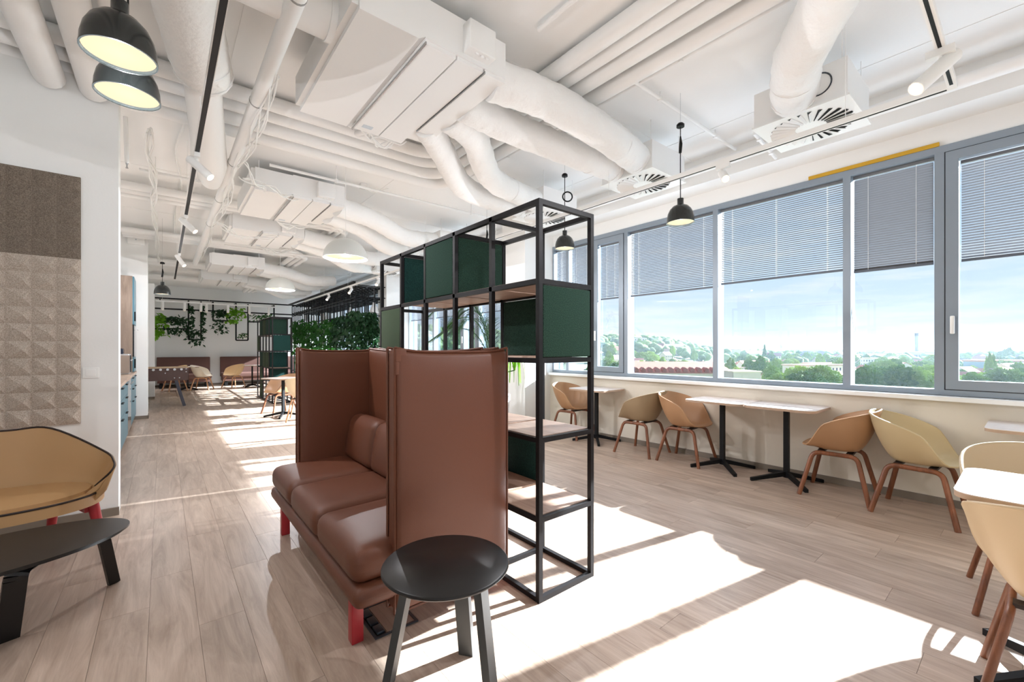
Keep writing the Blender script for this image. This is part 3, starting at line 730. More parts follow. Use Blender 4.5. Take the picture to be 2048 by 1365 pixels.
for (pts, w_) in (([(-0.30, 3.06, 0.322), (-0.245, 3.12, 0.322), (-0.208, 3.232, 0.0)], 0.05), ([(-0.47, 2.93, 0.322), (-0.50, 2.86, 0.322), (-0.536, 2.895, 0.0)], 0.075), ([(-0.74, 2.90, 0.322), (-0.72, 2.84, 0.322), (-0.745, 2.80, 0.0)], 0.05), ([(-0.95, 2.98, 0.322), (-1.0, 2.94, 0.322), (-1.06, 2.90, 0.0)], 0.05)):
    q = fillet(pts, 0.05, 5); mm = MB()
    for k in range(len(q) - 1): mm.beam(q[k], q[k + 1], w_, 0.022, up=(0.3, -0.8, 0.5))
    mm.build('leg', mat('black_lacquer', (14, 13, 14), 0.35), t)

def acoustic(zb, m_, label, h):
    n, s = 5, 0.123; x1 = -0.475; x0 = x1 - n * s; y0 = 4.548; mb = MB()
    for i in range(n):
        for j in range(n):
            xa, za = x0 + i * s, zb + j * s; e = 0.0
            ap = (xa + s * 0.70, y0 - 0.022 - h, za + s * 0.46)
            b = [(xa + e, y0 - 0.022, za + e), (xa + s - e, y0 - 0.022, za + e), (xa + s - e, y0 - 0.022, za + s - e), (xa + e, y0 - 0.022, za + s - e), ap]
            mb.add(b, [(0, 1, 4), (1, 2, 4), (2, 3, 4), (3, 0, 4)])
    mb.add([(x0, y0, zb), (x1, y0, zb), (x1, y0, zb + n * s), (x0, y0, zb + n * s), (x0, y0 - 0.022, zb), (x1, y0 - 0.022, zb), (x1, y0 - 0.022, zb + n * s), (x0, y0 - 0.022, zb + n * s)],
           [(3, 2, 1, 0)[::-1], (0, 1, 5, 4), (1, 2, 6, 5), (2, 3, 7, 6), (3, 0, 4, 7)])
    tag(mb.build('acoustic_panel', m_), label, 'wall panel', 'felt acoustic wall panels')
acoustic(1.972, M_TAUPE, 'dark taupe felt wall panel, topmost of three', 0.020)
acoustic(1.357, M_SAND, 'beige felt wall panel with pyramid relief, middle of three', 0.040)
acoustic(0.742, M_SAND, 'beige felt wall panel with pyramid relief, lowest of three', 0.046)
t = thing('light_switch', 'white square light switch beside the felt wall panels', 'switch', (-0.40, 4.55, 1.12))
p = on_y(181.5, 746, 4.545)
MB().cushion((p.x, 4.545, p.z), (0.046, 0.006, 0.041), 0.004, n=1).build('cover_plate', M_WHITE, t, 40)
MB().cushion((p.x, 4.538, p.z), (0.028, 0.004, 0.028), 0.002, n=1).build('rocker', M_WHITE, t, 40)
# ================================================================ CEILING SERVICES
G_FC = 'white fan coil units under the ceiling'
UZ = 3.11
def fan_coil(yfar, ln, label, s=1.0):
    x0 = 0.81; y1 = yfar; y0 = yfar - ln
    t = thing('fan_coil_unit', label, 'air unit', (1.2, (y0 + y1) / 2, CEILZ), 0, G_FC)
    MB().box(x0, 1.155, y0, y1, UZ, UZ + 0.25).build('plenum', M_DUCT, t)
    MB().box(x0 - 0.035, x0, y0 + 0.02, y1 - 0.02, UZ + 0.03, UZ + 0.24).build('side_flange', M_DUCT, t)
    m = MB().add([(1.155, y0, UZ), (1.20, y0, UZ + 0.03), (1.20, y1, UZ + 0.03), (1.155, y1, UZ), (1.155, y0, UZ + 0.25), (1.20, y0, UZ + 0.25), (1.20, y1, UZ + 0.25), (1.155, y1, UZ + 0.25)],
                 [(0, 3, 2, 1), (4, 5, 6, 7), (0, 1, 5, 4), (1, 2, 6, 5), (2, 3, 7, 6), (3, 0, 4, 7)]); m.build('neck', M_DUCT, t)
    for a, b in ((1.205, 1.412), (1.424, 1.620), (1.634, 1.80)):
        MB().box(a, b, y0 + 0.01, y1 - (0.30 if a > 1.6 else 0.02), UZ - 0.004, UZ + 0.02).build('cover_panel', M_DUCT, t)
    MB().box(1.20, 1.80, y0, y1 - 0.10, UZ + 0.02, UZ + 0.26).build('casing', M_DUCT, t)
    MB().box(1.198, 1.206, y0, y1, UZ - 0.012, UZ + 0.004).box(1.626, 1.632, y0, y1 - 0.3, UZ - 0.012, UZ + 0.004).build('mounting_rail', M_CHROME, t)
    for k in range(3): MB().cushion((1.53 + k * 0.04, y0 - 0.052, UZ + 0.05), (0.012, 0.006, 0.012), 0.004, n=1).build('cable_gland', M_DUCT, t, 60)
    MB().cushion((1.56, y0 - 0.03, UZ + 0.14), (0.10, 0.05, 0.09), 0.008, n=1).build('junction_box', M_DUCT, t, 40)
    MB().box(1.25, 1.33, y1 - 0.13, y1 - 0.08, UZ - 0.006, UZ - 0.004).build('rating_label', mat('label_paper', (196, 206, 214), 0.6, var=0.15, vscale=60), t)
    for x in (x0 + 0.05, 1.70):
        for y in (y0 + 0.1, y1 - 0.2): MB().tube([(x, y, UZ + 0.25), (x, y, CEILZ)], 0.005, 6).build('hanger_rod', M_DUCT, t)
    # pipe connections at the far end
    for k, (x, l) in enumerate(((1.30, 0.30), (1.40, 0.42), (1.50, 0.36))):
        MB().tube(fillet([(x, y1 - 0.12, UZ + 0.09), (x, y1 + 0.10, UZ + 0.09), (x + 0.03, y1 + 0.12 + l, UZ + 0.24)], 0.05), 0.026, 10).build('feed_pipe', M_DUCT, t, 60)
    return t
fan_coil(3.535, 1.27, 'large white fan coil unit nearest the camera')
fan_coil(6.76, 1.20, 'white fan coil unit second from the camera')
fan_coil(8.66, 1.10, 'white fan coil unit third from the camera')
fan_coil(12.26, 1.20, 'white fan coil unit fourth from the camera')
fan_coil(14.77, 1.20, 'white fan coil unit farthest from the camera')

def rough_tube(pts, r, seg=18, amp=0.010, seed=0):
    p = smooth_path(pts, 14); rs = []
    mb = MB().tube(p, r, seg)
    out = []
    for i, v in enumerate(mb.v):
        c = p[min(len(p) - 1, i // seg)]; d = Vector(v) - c
        k = noise.noise(Vector(v) * 9 + Vector((seed, 0, 0))) * amp + noise.noise(Vector(v) * 28 + Vector((seed * 3, 1, 0))) * amp * 0.5 + math.sin((i // seg) * 1.7) * amp * 0.25
        out.append(tuple(c + d * (1 + k / r)))
    mb.v = out; return mb
G_FX = 'white wrapped flexible air ducts'
def flex(pts, r, label, seed):
    t = thing('flexible_duct', label, 'duct', pts[0], 0, G_FX)
    rough_tube(pts, r, seed=seed).build('duct_sleeve', M_FLEX, t, 80)
    p = smooth_path(pts, 14)
    for q in (int(len(p) * 0.8), len(p) - 2):
        d = (p[min(q + 1, len(p) - 1)] - p[q - 1]).normalized()
        MB().tube([p[q] - d * 0.008, p[q] + d * 0.008], r * 1.03, 18).build('clamp_band', M_DUCT, t, 60)
BX = 3.55
flex([(1.80, 2.42, 3.20), (2.25, 2.34, 3.19), (2.9, 2.33, 3.15), (BX, 2.42, 3.13)], 0.135, 'thick wrapped duct from the near unit to the middle diffuser, upper one', 1)
flex([(1.80, 2.80, 3.20), (2.2, 2.82, 3.19), (2.9, 2.72, 3.13), (BX, 2.68, 3.12)], 0.125, 'thick wrapped duct from the near unit to the middle diffuser, lower one', 2)
flex([(1.80, 3.02, 3.20), (2.15, 3.16, 3.19), (2.7, 3.62, 3.1), (BX, 3.88, 3.12)], 0.125, 'wrapped duct bending from the near unit toward the shelf, upper one', 3)
flex([(1.72, 3.24, 3.2), (2.0, 3.5, 3.18), (2.6, 3.95, 3.06), (BX, 4.14, 3.1)], 0.12, 'wrapped duct bending from the near unit toward the shelf, lower one', 4)
flex([(2.0, 0.33, 3.17), (2.7, 0.66, 3.18), (3.15, 0.95, 3.16), (BX, 1.10, 3.13)], 0.145, 'fat wrapped duct coming down to the diffuser at the top right', 5)
for k, (y, yb) in enumerate(((6.3, 6.9), (8.2, 9.1), (11.8, 12.4), (14.2, 14.8))):
    flex([(1.78, y - 0.5, 3.18), (2.3, y - 0.35, 3.15), (2.9, y - 0.1, 3.05), (BX, y + 0.1, 3.12)], 0.13, 'wrapped duct from the %s unit, nearer of its two' % ('second', 'third', 'fourth', 'farthest')[k], 6 + k)
    flex([(1.78, y - 0.1, 3.17), (2.3, y + 0.1, 3.12), (2.9, y + 0.42, 2.98), (BX, yb + 0.2, 3.12)], 0.13, 'wrapped duct from the %s unit, farther of its two' % ('second', 'third', 'fourth', 'farthest')[k], 16 + k)

G_DF = 'square white swirl diffusers'
def diffuser(y0, label, open_hole=False):
    x0, s, z = BX, 0.585, 3.0
    t = thing('swirl_diffuser', label, 'air diffuser', (x0 + s / 2, y0 + s / 2, CEILZ), 0, G_DF)
    MB().box(x0 + 0.0, x0 + s, y0, y0 + s, z + 0.012, z + 0.27).build('plenum_box', M_DUCT, t)
    MB().box(x0 - 0.012, x0 + s + 0.012, y0 - 0.012, y0 + s + 0.012, z, z + 0.012).build('face_plate', M_WHITE, t)
    cx, cy = x0 + s / 2, y0 + s / 2; n = 26
    for k in range(n):
        a = 2 * PI * k / n; w = 0.05
        def P(r, da): return (cx + r * math.cos(a + da), cy + r * math.sin(a + da), z - 0.0015)
        MB().add([P(0.10, -w), P(0.265, -w * 1.05), P(0.265, w * 1.05), P(0.10, w)], [(0, 1, 2, 3)]).build('air_slot', mat('slot_dark', (38, 42, 42), 0.6), t)
        # white blade dropping over half of each slot
        MB().add([P(0.10, w), P(0.265, w * 1.05), (P(0.262, -0.02)[0], P(0.262, -0.02)[1], z - 0.018), (P(0.10, -0.03)[0], P(0.10, -0.03)[1], z - 0.010)], [(0, 1, 2, 3)]).build('blade', M_WHITE, t)
    ring = [(x0 - 0.002, y0 + s * 0.28 + 0.075 * math.cos(2 * PI * i / 24), z + 0.15 + 0.075 * math.sin(2 * PI * i / 24)) for i in range(25)]
    MB().tube(ring, 0.005, 6, cap=False).build('spigot_ring', mat('dark_plastic', (52, 58, 66), 0.35), t)
    for q in ((x0 + 0.04, y0 + 0.04), (x0 + s - 0.04, y0 + s - 0.04), (x0 + s - 0.04, y0 + 0.04)): MB().tube([(q[0], q[1], z + 0.27), (q[0], q[1], CEILZ)], 0.004, 6).build('hanger_rod', M_DUCT, t)
diffuser(0.785, 'square swirl diffuser box at the top right, nearest the camera')
diffuser(2.26, 'square swirl diffuser box above the hanging black lamps')
diffuser(3.73, 'square swirl diffuser box above the near end of the shelf')
diffuser(6.2, 'square swirl diffuser box glimpsed beyond the far end of the shelf')
diffuser(8.9, 'small swirl diffuser box above the hanging plant lattice')

# ---- insulated pipes running along the hall and turning above the near unit
G_PI = 'white insulated ceiling pipes'
def pipe(pts, r, label, fr=0.25, bands=(), group=G_PI):
    t = thing('ceiling_pipe', label, 'pipe', pts[0], 0, group)
    p = fillet(pts, fr, 8) if len(pts) > 2 else [Vector(q) for q in pts]
    MB().tube(p, r, 16).build('insulation', M_DUCT, t, 60)
    for b in bands:
        a = Vector(pts[-2]); c = Vector(pts[-1]); q = a.lerp(c, b); d = (c - a).normalized()
        MB().tube([q - d * 0.006, q + d * 0.006], r * 1.06, 16).build('pipe_band', mat('pipe_band', (150, 150, 148), 0.5), t, 60)
    return t
pipe([(-1.0, 4.14, 3.405), (2.306, 4.14, 3.405), (2.306, YN, 3.405)], 0.062, 'outermost of four bent ceiling pipes, nearest the fan coil unit', 0.3, (0.42,))
pipe([(-1.0, 4.36, 3.405), (2.445, 4.36, 3.405), (2.445, YN, 3.405)], 0.055, 'second of four bent ceiling pipes', 0.3, (0.41,))
pipe([(-1.0, 4.60, 3.405), (2.593, 4.60, 3.405), (2.593, YN, 3.405)], 0.068, 'third of four bent ceiling pipes', 0.3)
pipe([(-1.0, 4.86, 3.405), (2.788, 4.86, 3.405), (2.788, YN, 3.405)], 0.068, 'last of four bent ceiling pipes, toward the window', 0.3)
pipe([(0.545, 1.2, 3.15), (0.545, 11.5, 3.15)], 0.047, 'long straight pipe with cables strapped to it beside the light track', bands=(0.12, 0.24, 0.37, 0.5, 0.63))
pipe([(-0.636, 4.52, 3.28), (-0.636, YN, 3.28)], 0.088, 'thick white pipe ending in the wall at the top left, outermost')
pipe([(-0.40, 4.52, 3.27), (-0.40, YN, 3.27)], 0.088, 'thick white pipe ending in the wall at the top left, beside the lamps')
pipe([(-0.24, 4.52, 3.30), (-0.24, YN, 3.30)], 0.05, 'thick white pipe behind the pair of black lamps')
pipe([(4.55, YN, 3.27), (4.55, YF, 3.27)], 0.048, 'white pipe running along the window beam')
for k, y in enumerate((7.2, 9.9, 12.9, 15.6)):
    for j in range(3):
        pipe([(-0.55, y + j * 0.2, 3.36), (2.25 + j * 0.13, y + j * 0.2, 3.36), (2.25 + j * 0.13, y + 2.2, 3.36)], 0.05, '%s pipe of the %s bundle crossing the far ceiling' % (('first', 'second', 'third')[j], ('nearest', 'second', 'third', 'farthest')[k]), 0.22)
# thin sprinkler lines
G_SP = 'thin white sprinkler pipes'
for pts, lab in (([(0.9, 5.25, 3.3), (4.4, 5.25, 3.3)], 'thin sprinkler pipe crossing above the shelf'), ([(0.9, 9.6, 3.25), (4.4, 9.6, 3.25)], 'thin sprinkler pipe crossing beyond the white dome lamps'),
                 ([(2.9, 2.0, 3.42), (4.7, 2.0, 3.42)], 'thin sprinkler pipe near the middle diffuser'), ([(2.95, 0.9, 3.43), (2.95, 4.6, 3.43)], 'thin conduit along the ceiling between pipes and diffusers'),
                 ([(4.2, 1.62, 3.28), (4.72, 1.62, 3.2)], 'short white pipe going into the window beam'), ([(-0.2, 6.3, 3.3), (0.5, 6.3, 3.3)], 'thin pipe crossing at the left above the kitchen'), ([(1.95, -0.5, 3.44), (1.95, 2.1, 3.44)], 'thin conduit beside the near fan coil unit')):
    t = thing('sprinkler_pipe', lab, 'pipe', pts[0], 0, G_SP)
    MB().tube(pts, 0.016, 8).build('tube', M_DUCT, t, 60)
    for q in (0.2, 0.75):
        c = Vector(pts[0]).lerp(Vector(pts[1]), q); MB().tube([c, (c.x, c.y, CEILZ)], 0.005, 6).tube([(c.x, c.y, c.z - 0.02), (c.x, c.y, c.z + 0.02)], 0.02, 8).build('hanger', M_DUCT, t)
# sprinkler drop by the kitchen
t = thing('sprinkler', 'white sprinkler drop with steel head at the left by the kitchen', 'sprinkler', (-0.17, 5.6, 3.2))
p = on_y(251, 300, 5.4)
MB().tube([(p.x, 5.4, CEILZ), (p.x + 0.01, 5.4, p.z - 0.12)], 0.018, 8).build('drop_pipe', M_DUCT, t, 60)
MB().lathe([(0.0, -0.05), (0.012, -0.05), (0.004, -0.03), (0.012, 0.0)], (p.x + 0.01, 5.4, p.z - 0.12), 10).build('steel_head', M_CHROME, t, 60)
# big ducts on the left
flex([(0.02, 1.3, 3.24), (0.06, 2.6, 3.24), (0.16, 3.3, 3.22), (0.22, 3.6, 3.2)], 0.17, 'bulging wrapped duct between the lamps and the light track', 31)
t = thing('round_duct', 'smooth white round duct beside the light track', 'duct', (0.2, 3.5, 3.2))
MB().tube([(0.2, 3.5, 3.17), (0.31, 4.6, 3.16), (0.36, 5.15, 3.16)], [0.11, 0.13, 0.15], 20).build('duct_wall', M_DUCT, t, 60)
MB().tube([(0.36, 5.15, 3.16), (0.38, 5.3, 3.16), (0.42, 5.8, 3.18)], [0.15, 0.135, 0.10], 20).build('reducer', M_DUCT, t, 60)
t = thing('round_duct', 'short round duct joining the near unit from the left', 'duct', (0.7, 2.6, 3.24))
MB().tube([(0.28, 2.62, 3.25), (0.775, 2.62, 3.24)], 0.115, 20).build('duct_wall', M_DUCT, t, 60)
MB().tube([(0.74, 2.62, 3.24), (0.775, 2.62, 3.24)], 0.124, 20).build('collar', M_DUCT, t, 60)
# cable bundles
G_CB = 'white cable bundles on the ceiling'
def cables(pts, n, r, label, amp=0.03, seed=1):
    rr = random.Random(seed); t = thing('cable_bundle', label, 'cable', pts[0], 0, G_CB); base = smooth_path(pts, 10)
    for k in range(n):
        ph = rr.uniform(0, 6); ph2 = rr.uniform(0, 6); q = []
        for i, p in enumerate(base):
            q.append(p + Vector((math.sin(i * 0.55 + ph) * amp * rr.uniform(0.7, 1), math.sin(i * 0.3 + ph2) * amp, math.cos(i * 0.47 + ph2) * amp)))
        MB().tube(q, r, 6).build('cable', M_WHITE, t, 180)
cables([(-0.10, 5.0, 3.25), (-0.08, 6.5, 3.23), (-0.09, 8.5, 3.25), (-0.05, 12.5, 3.25)], 6, 0.008, 'loose bundle of white cables along the ceiling at the left', 0.035, 1)
cables([(0.60, 3.2, 3.14), (0.58, 5.0, 3.10), (0.59, 7.0, 3.12), (0.58, 10.5, 3.14)], 5, 0.006, 'white cables wound along the straight pipe', 0.05, 2)
cables([(0.62, 5.2, 3.1), (0.95, 5.3, 3.05), (1.25, 5.6, 3.1)], 3, 0.006, 'white cables hanging toward the second fan coil unit', 0.03, 3)
cables([(0.62, 7.4, 3.1), (1.0, 7.6, 2.98), (1.4, 7.5, 3.08)], 4, 0.006, 'white cables hanging toward the third fan coil unit', 0.03, 4)
cables([(1.3, 3.62, 3.2), (1.5, 3.75, 3.17), (1.75, 3.62, 3.22)], 4, 0.009, 'tangle of cables at the far end of the near unit', 0.03, 5)
cables([(0.2, 4.4, 3.44), (0.12, 5.6, 3.43), (0.18, 7.2, 3.43), (0.15, 10, 3.43)], 3, 0.006, 'thin white cable run beside the left light track', 0.02, 6)

# ================================================================ LIGHT TRACKS AND LAMPS
def spot_lamp(p, d, label, length=0.17, r=0.027, power=10, group='white cylinder track spotlights', glow=M_SPOT):
    d = Vector(d).normalized(); p = Vector(p)
    t = thing('track_spotlight', label, 'spotlight', p, 0, group)
    MB().box(p.x - 0.018, p.x + 0.018, p.y - 0.05, p.y + 0.05, p.z - 0.035, p.z).build('adapter', M_WHITE, t)
    j = p + Vector((0, 0, -0.085)); MB().tube([p + Vector((0, 0, -0.03)), j], 0.008, 8).build('stem', M_WHITE, t, 60)
    a, b = j - d * length * 0.35, j + d * length * 0.65
    MB().tube([a, b], r, 20).build('cylinder_body', M_WHITE, t, 60)
    MB().tube([b - d * 0.001, b + d * 0.0015], r * 0.82, 20).build('lens', glow, t, 60)
    if power:
        L = bpy.data.lights.new('spot_light', 'SPOT'); L.energy = power; L.spot_size = rad(75); L.spot_blend = 0.6; L.color = (0.96, 0.96, 1.0); L.shadow_soft_size = 0.0; L.energy = power * 2.2
        o = bpy.data.objects.new('spot_light', L); COL.objects.link(o); o.parent = t; o.location = b + d * 0.006 - p; o.rotation_euler = d.to_track_quat('-Z', 'Y').to_euler()
    return t
TX, TZ = 3.34, 2.76
t = thing('light_track', 'white light track hanging along the windows with a corner', 'light track', (TX, 4, TZ))
MB().box(TX - 0.018, TX + 0.018, 0.26, 14.0, TZ - 0.034, TZ).build('rail_body', M_WHITE, t)
MB().box(TX - 0.007, TX + 0.007, 0.30, 13.9, TZ - 0.0355, TZ - 0.034).build('rail_slot', M_BLACK, t)
MB().box(1.9, TX - 0.018, 0.26, 0.296, TZ - 0.034, TZ).build('rail_body', M_WHITE, t)
MB().box(1.95, TX - 0.05, 0.271, 0.285, TZ - 0.0355, TZ - 0.034).build('rail_slot', M_BLACK, t)
for y in (0.75, 2.6, 4.4, 6.3, 8.2, 10.1, 12.0): MB().tube([(TX, y, TZ), (TX, y, CEILZ)], 0.0022, 5).build('suspension_wire', M_WHITE, t)
t = thing('light_track', 'black slotted light track running down the left of the hall', 'light track', (0.2, 5, 2.8))
MB().box(0.182, 0.218, 0.6, 11.5, 2.766, 2.8).build('rail_body', M_WHITE, t)
MB().box(0.186, 0.214, 0.62, 11.4, 2.7645, 2.766).build('rail_slot', M_BLACK, t)
for y in (1.6, 3.6, 5.6, 7.6, 9.6): MB().tube([(0.2, y, 2.8), (0.2, y, CEILZ)], 0.0022, 5).build('suspension_wire', M_WHITE, t)
spot_lamp((2.86, 0.278, TZ - 0.034), (-0.55, 0.42, -0.62), 'large white spotlight on the cross track at the top right', 0.25, 0.034, 20)
spot_lamp((TX, 1.51, TZ - 0.034), (-0.55, -0.45, -0.62), 'white spotlight with a glaring bulb on the window track', 0.13, 0.03, 20)
spot_lamp((0.2, 3.98, 2.766), (0.55, -0.35, -0.6), 'white spotlight on the left track, nearest of three', 0.2, 0.03, 20)
spot_lamp((0.2, 5.9, 2.766), (0.55, -0.35, -0.6), 'white spotlight on the left track, middle of three', 0.2, 0.03, 20)
spot_lamp((0.2, 8.3, 2.766), (0.4, -0.35, -0.7), 'white spotlight on the left track, farthest of three', 0.2, 0.03, 20)
for k, y in enumerate((8.3, 9.9, 11.6)):
    spot_lamp((TX, y, TZ - 0.034), (-0.5, -0.5, -0.6), 'white spotlight before the plant lattice, %s of three' % ('nearest', 'middle', 'farthest')[k], 0.17, 0.03, 15)

def lamp_light(t, loc, power, parent_off):
    L = bpy.data.lights.new('lamp_bulb', 'POINT'); L.energy = power; L.color = (0.96, 0.96, 1.0); L.shadow_soft_size = 0.0
    o = bpy.data.objects.new('lamp_bulb', L); COL.objects.link(o); o.parent = t; o.location = Vector(loc) - Vector(parent_off)
def bell_pendant(x, y, zr, label, ztop, coil=False, D=0.224, power=8):
    t = thing('pendant_lamp', label, 'lamp', (x, y, zr), 0, 'black bell pendant lamps'); s = D / 0.224
    pr = [(0.026, 0.205), (0.026, 0.158), (0.034, 0.150), (0.062, 0.138), (0.086, 0.112), (0.102, 0.078), (0.110, 0.04), (0.112, 0.0)]
    pi = [(0.109, 0.0), (0.107, 0.04), (0.099, 0.076), (0.083, 0.109), (0.06, 0.133), (0.0, 0.147)]
    MB().lathe([(r * s, z * s) for r, z in [(0.0, 0.205)] + pr + pi], (x, y, zr), 40).build('shade', mat('black_gloss', (30, 34, 34), 0.2, spec=0.6), t, 50)
    MB().lathe([(0.0, 0.0), (0.1075 * s, 0.0)], (x, y, zr + 0.010), 40).build('diffuser', M_GLOW, t)
    MB().lathe([(0.108 * s, -0.002), (0.1135 * s, -0.002), (0.1135 * s, 0.004), (0.108 * s, 0.004)], (x, y, zr), 40).build('shade_rim', mat('black_gloss', (30, 34, 34), 0.2, spec=0.6), t, 60)
    MB().tube([(x, y, zr + 0.2 * s), (x, y, ztop)], 0.0042, 6).build('cable', M_BLACK, t)
    MB().lathe([(0.0, 0.0), (0.032, 0.0), (0.032, 0.02), (0.02, 0.032), (0.0, 0.032)], (x, y, ztop), 20).build('ceiling_cap', M_BLACK, t, 50)
    MB().tube([(x, y, ztop + 0.03), (x, y, CEILZ)], 0.0015, 5).build('suspension_wire', M_CHROME, t)
    if coil == 'ring':
        r = smooth_path([(x + RT.x * (0.03 + 0.052 * math.cos(a)), y + RT.y * (0.03 + 0.052 * math.cos(a)), ztop - 0.22 + 0.052 * math.sin(a)) for a in [2 * PI * i / 16 for i in range(34)]], 2)
        MB().tube(r, 0.0075, 8).build('cable_coil', M_BLACK, t, 180)
    elif coil:
        MB().tube([(x, y, ztop - 0.08), (x + 0.006, y, ztop - 0.14), (x - 0.004, y, ztop - 0.22)], [0.006, 0.014, 0.012], 8).build('cable_coil', M_BLACK, t, 180)
    lamp_light(t, (x, y, zr - 0.07), power, (x, y, zr))
bell_pendant(3.41, 1.90, 2.375, 'black bell lamp hanging before the large windows', 3.19, 'wrap')
bell_pendant(3.41, 3.25, 2.40, 'black bell lamp hanging inside the top frame of the shelf', 3.19, 'ring', 0.214)
bell_pendant(-0.125, 2.19, 2.41, 'black bell lamp at the top left, nearer and higher in view', 3.35)
bell_pendant(-0.117, 2.52, 2.41, 'black bell lamp at the top left, farther one below the other', 3.35)
bell_pendant(0.0, 9.2, 2.215, 'small black bell lamp above the table football', 2.72, 'wrap')
bell_pendant(3.41, 4.7, 2.40, 'black bell lamp cable end seen above the green panel', 3.0, 'wrap')
def dome_pendant(x, y, zr, D, label):
    t = thing('pendant_lamp', label, 'lamp', (x, y, zr), 0, 'large pale dome lamps'); R_ = D / 2; h = D * 0.48
    pr = [(0.0, h)] + [(R_ * math.sin(a), h * math.cos(a)) for a in [PI / 2 * i / 14 for i in range(1, 15)]]
    inn = [((R_ - 0.006) * math.sin(a), (h - 0.006) * math.cos(a)) for a in [PI / 2 * i / 14 for i in range(14, 0, -1)]] + [(0.0, h - 0.006)]
    MB().lathe(pr + inn, (x, y, zr), 44).build('shade', mat('pale_grey_lacquer', (214, 216, 212), 0.35), t, 60)
    MB().lathe([(0.0, 0.0), (R_ * 0.97, 0.0)], (x, y, zr + 0.03), 44).build('diffuser', M_GLOW, t)
    MB().tube([(x, y, zr + h), (x, y, CEILZ)], 0.003, 6).build('cable', M_WHITE, t)
    lamp_light(t, (x, y, zr - 0.03), 45, (x, y, zr))
dome_pendant(1.66, 5.1, 2.36, 0.49, 'large pale grey dome lamp above the end of the shelf')
dome_pendant(1.68, 8.78, 2.39, 0.49, 'pale grey dome lamp farther down the hall')

# ---- small fittings on the slab
for k, (x, y, lab) in enumerate(((0.62, 5.05, 'small junction box on the ceiling beyond the near unit'), (2.05, 5.6, 'small junction box between the second unit and the pipes'), (3.05, 2.95, 'small junction box on the slab by the middle diffuser'), (-0.35, 7.5, 'small junction box above the kitchen'))):
    t = thing('junction_box', lab, 'electric box', (x, y, CEILZ), 0, 'small ceiling junction boxes')
    MB().cushion((x, y, CEILZ - 0.025), (0.045, 0.045, 0.025), 0.005, n=1).build('box_body', M_DUCT, t, 40)
    MB().cushion((x, y, CEILZ - 0.054), (0.038, 0.038, 0.004), 0.002, n=1).build('cover', mat('box_grey', (196, 196, 194), 0.5), t, 40)
    MB().tube(smooth_path([(x, y, CEILZ - 0.03), (x + 0.12, y - 0.05, CEILZ - 0.10), (x + 0.3, y - 0.1, CEILZ - 0.02)], 6), 0.006, 6).build('cable', M_WHITE, t, 180)
cables([(0.62, 4.9, 3.12), (0.78, 5.1, 3.0), (0.9, 5.45, 3.08)], 2, 0.006, 'pair of slack cables before the second fan coil unit', 0.02, 8)
cables([(1.25, 6.85, 3.2), (1.5, 7.0, 3.1), (1.9, 6.9, 3.25), (2.3, 7.1, 3.3)], 5, 0.009, 'tangle of cables at the far end of the second unit', 0.035, 9)
cables([(1.25, 8.8, 3.2), (1.6, 8.9, 3.08), (2.1, 8.8, 3.28)], 5, 0.009, 'tangle of cables at the far end of the third unit', 0.035, 10)
cables([(0.56, 2.2, 3.215), (0.7, 2.35, 3.2), (0.8, 2.3, 3.3)], 2, 0.006, 'short cables from the straight pipe to the near unit', 0.015, 11)
# ================================================================ KITCHEN ON THE LEFT
M_BLUE = mat('petrol_blue_front', (74, 118, 134), 0.35, var=0.03)
M_BLUED = mat('dark_petrol_edge', (24, 52, 64), 0.4)
M_KWOOD = wood('grey_oak_panel', (112, 96, 84), (160, 142, 128), 0.5, 0.7, 'Z')
KX = -0.375
G_K = 'petrol blue kitchen base cabinets'
ys = [4.85, 5.65, 6.45, 7.25, 8.05, 8.85, 9.65, 10.43]
for k in range(len(ys) - 1):
    a, b = ys[k], ys[k + 1]; vis = k >= 3
    t = thing('kitchen_cabinet', 'petrol blue base cabinet with drawers, %s from the end pier' % ('seventh', 'sixth', 'fifth', 'fourth', 'third', 'second', 'first')[k], 'cabinet', (-0.75, (a + b) / 2, 0), 0, G_K)
    MB().box(-1.09, KX - 0.02, a + 0.002, b - 0.002, 0.1, 0.86).build('body', M_BLUED, t)
    MB().box(-1.05, KX - 0.07, a, b, 0, 0.1).build('plinth', M_BLUED, t)
    if k == 4:   # dishwasher door dropped closed
        d = MB().box(KX - 0.018, KX, a + 0.003, b - 0.003, 0.11, 0.855).build('dishwasher_door', mat('oven_glass', (30, 36, 42), 0.1), t)
        MB().tube([(KX + 0.03, a + 0.08, 0.80), (KX + 0.03, b - 0.08, 0.80)], 0.008, 8).build('handle', M_CHROME, d, 60)
        continue
    for z0, z1 in ((0.11, 0.48), (0.485, 0.68), (0.685, 0.855)):
        d = MB().box(KX - 0.018, KX, a + 0.003, b - 0.003, z0, z1).build('drawer', M_BLUE, t)
        MB().box(KX, KX + 0.022, (a + b) / 2 - 0.09, (a + b) / 2 + 0.09, z1 - 0.03, z1 - 0.02).build('handle', M_BLACK, d)
tag(MB().box(-1.1, KX + 0.012, 4.85, 10.44, 0.86, 0.90).build('kitchen_worktop', wood('worktop_oak', (150, 128, 112), (196, 176, 160), 0.4, 0.8, 'Y')), 'long kitchen worktop with wood grain above the blue cabinets', 'worktop')
t = thing('tall_cabinet', 'tall kitchen cabinet with grey oak side and blue doors', 'cabinet', (-0.75, 10.1, 0.9))
MB().box(-1.08, KX - 0.02, 9.72, 9.745, 0.905, 2.545).build('side_panel', M_KWOOD, t)
MB().box(-1.08, KX - 0.024, 9.745, 10.44, 0.905, 2.545).build('body', M_BLUED, t)
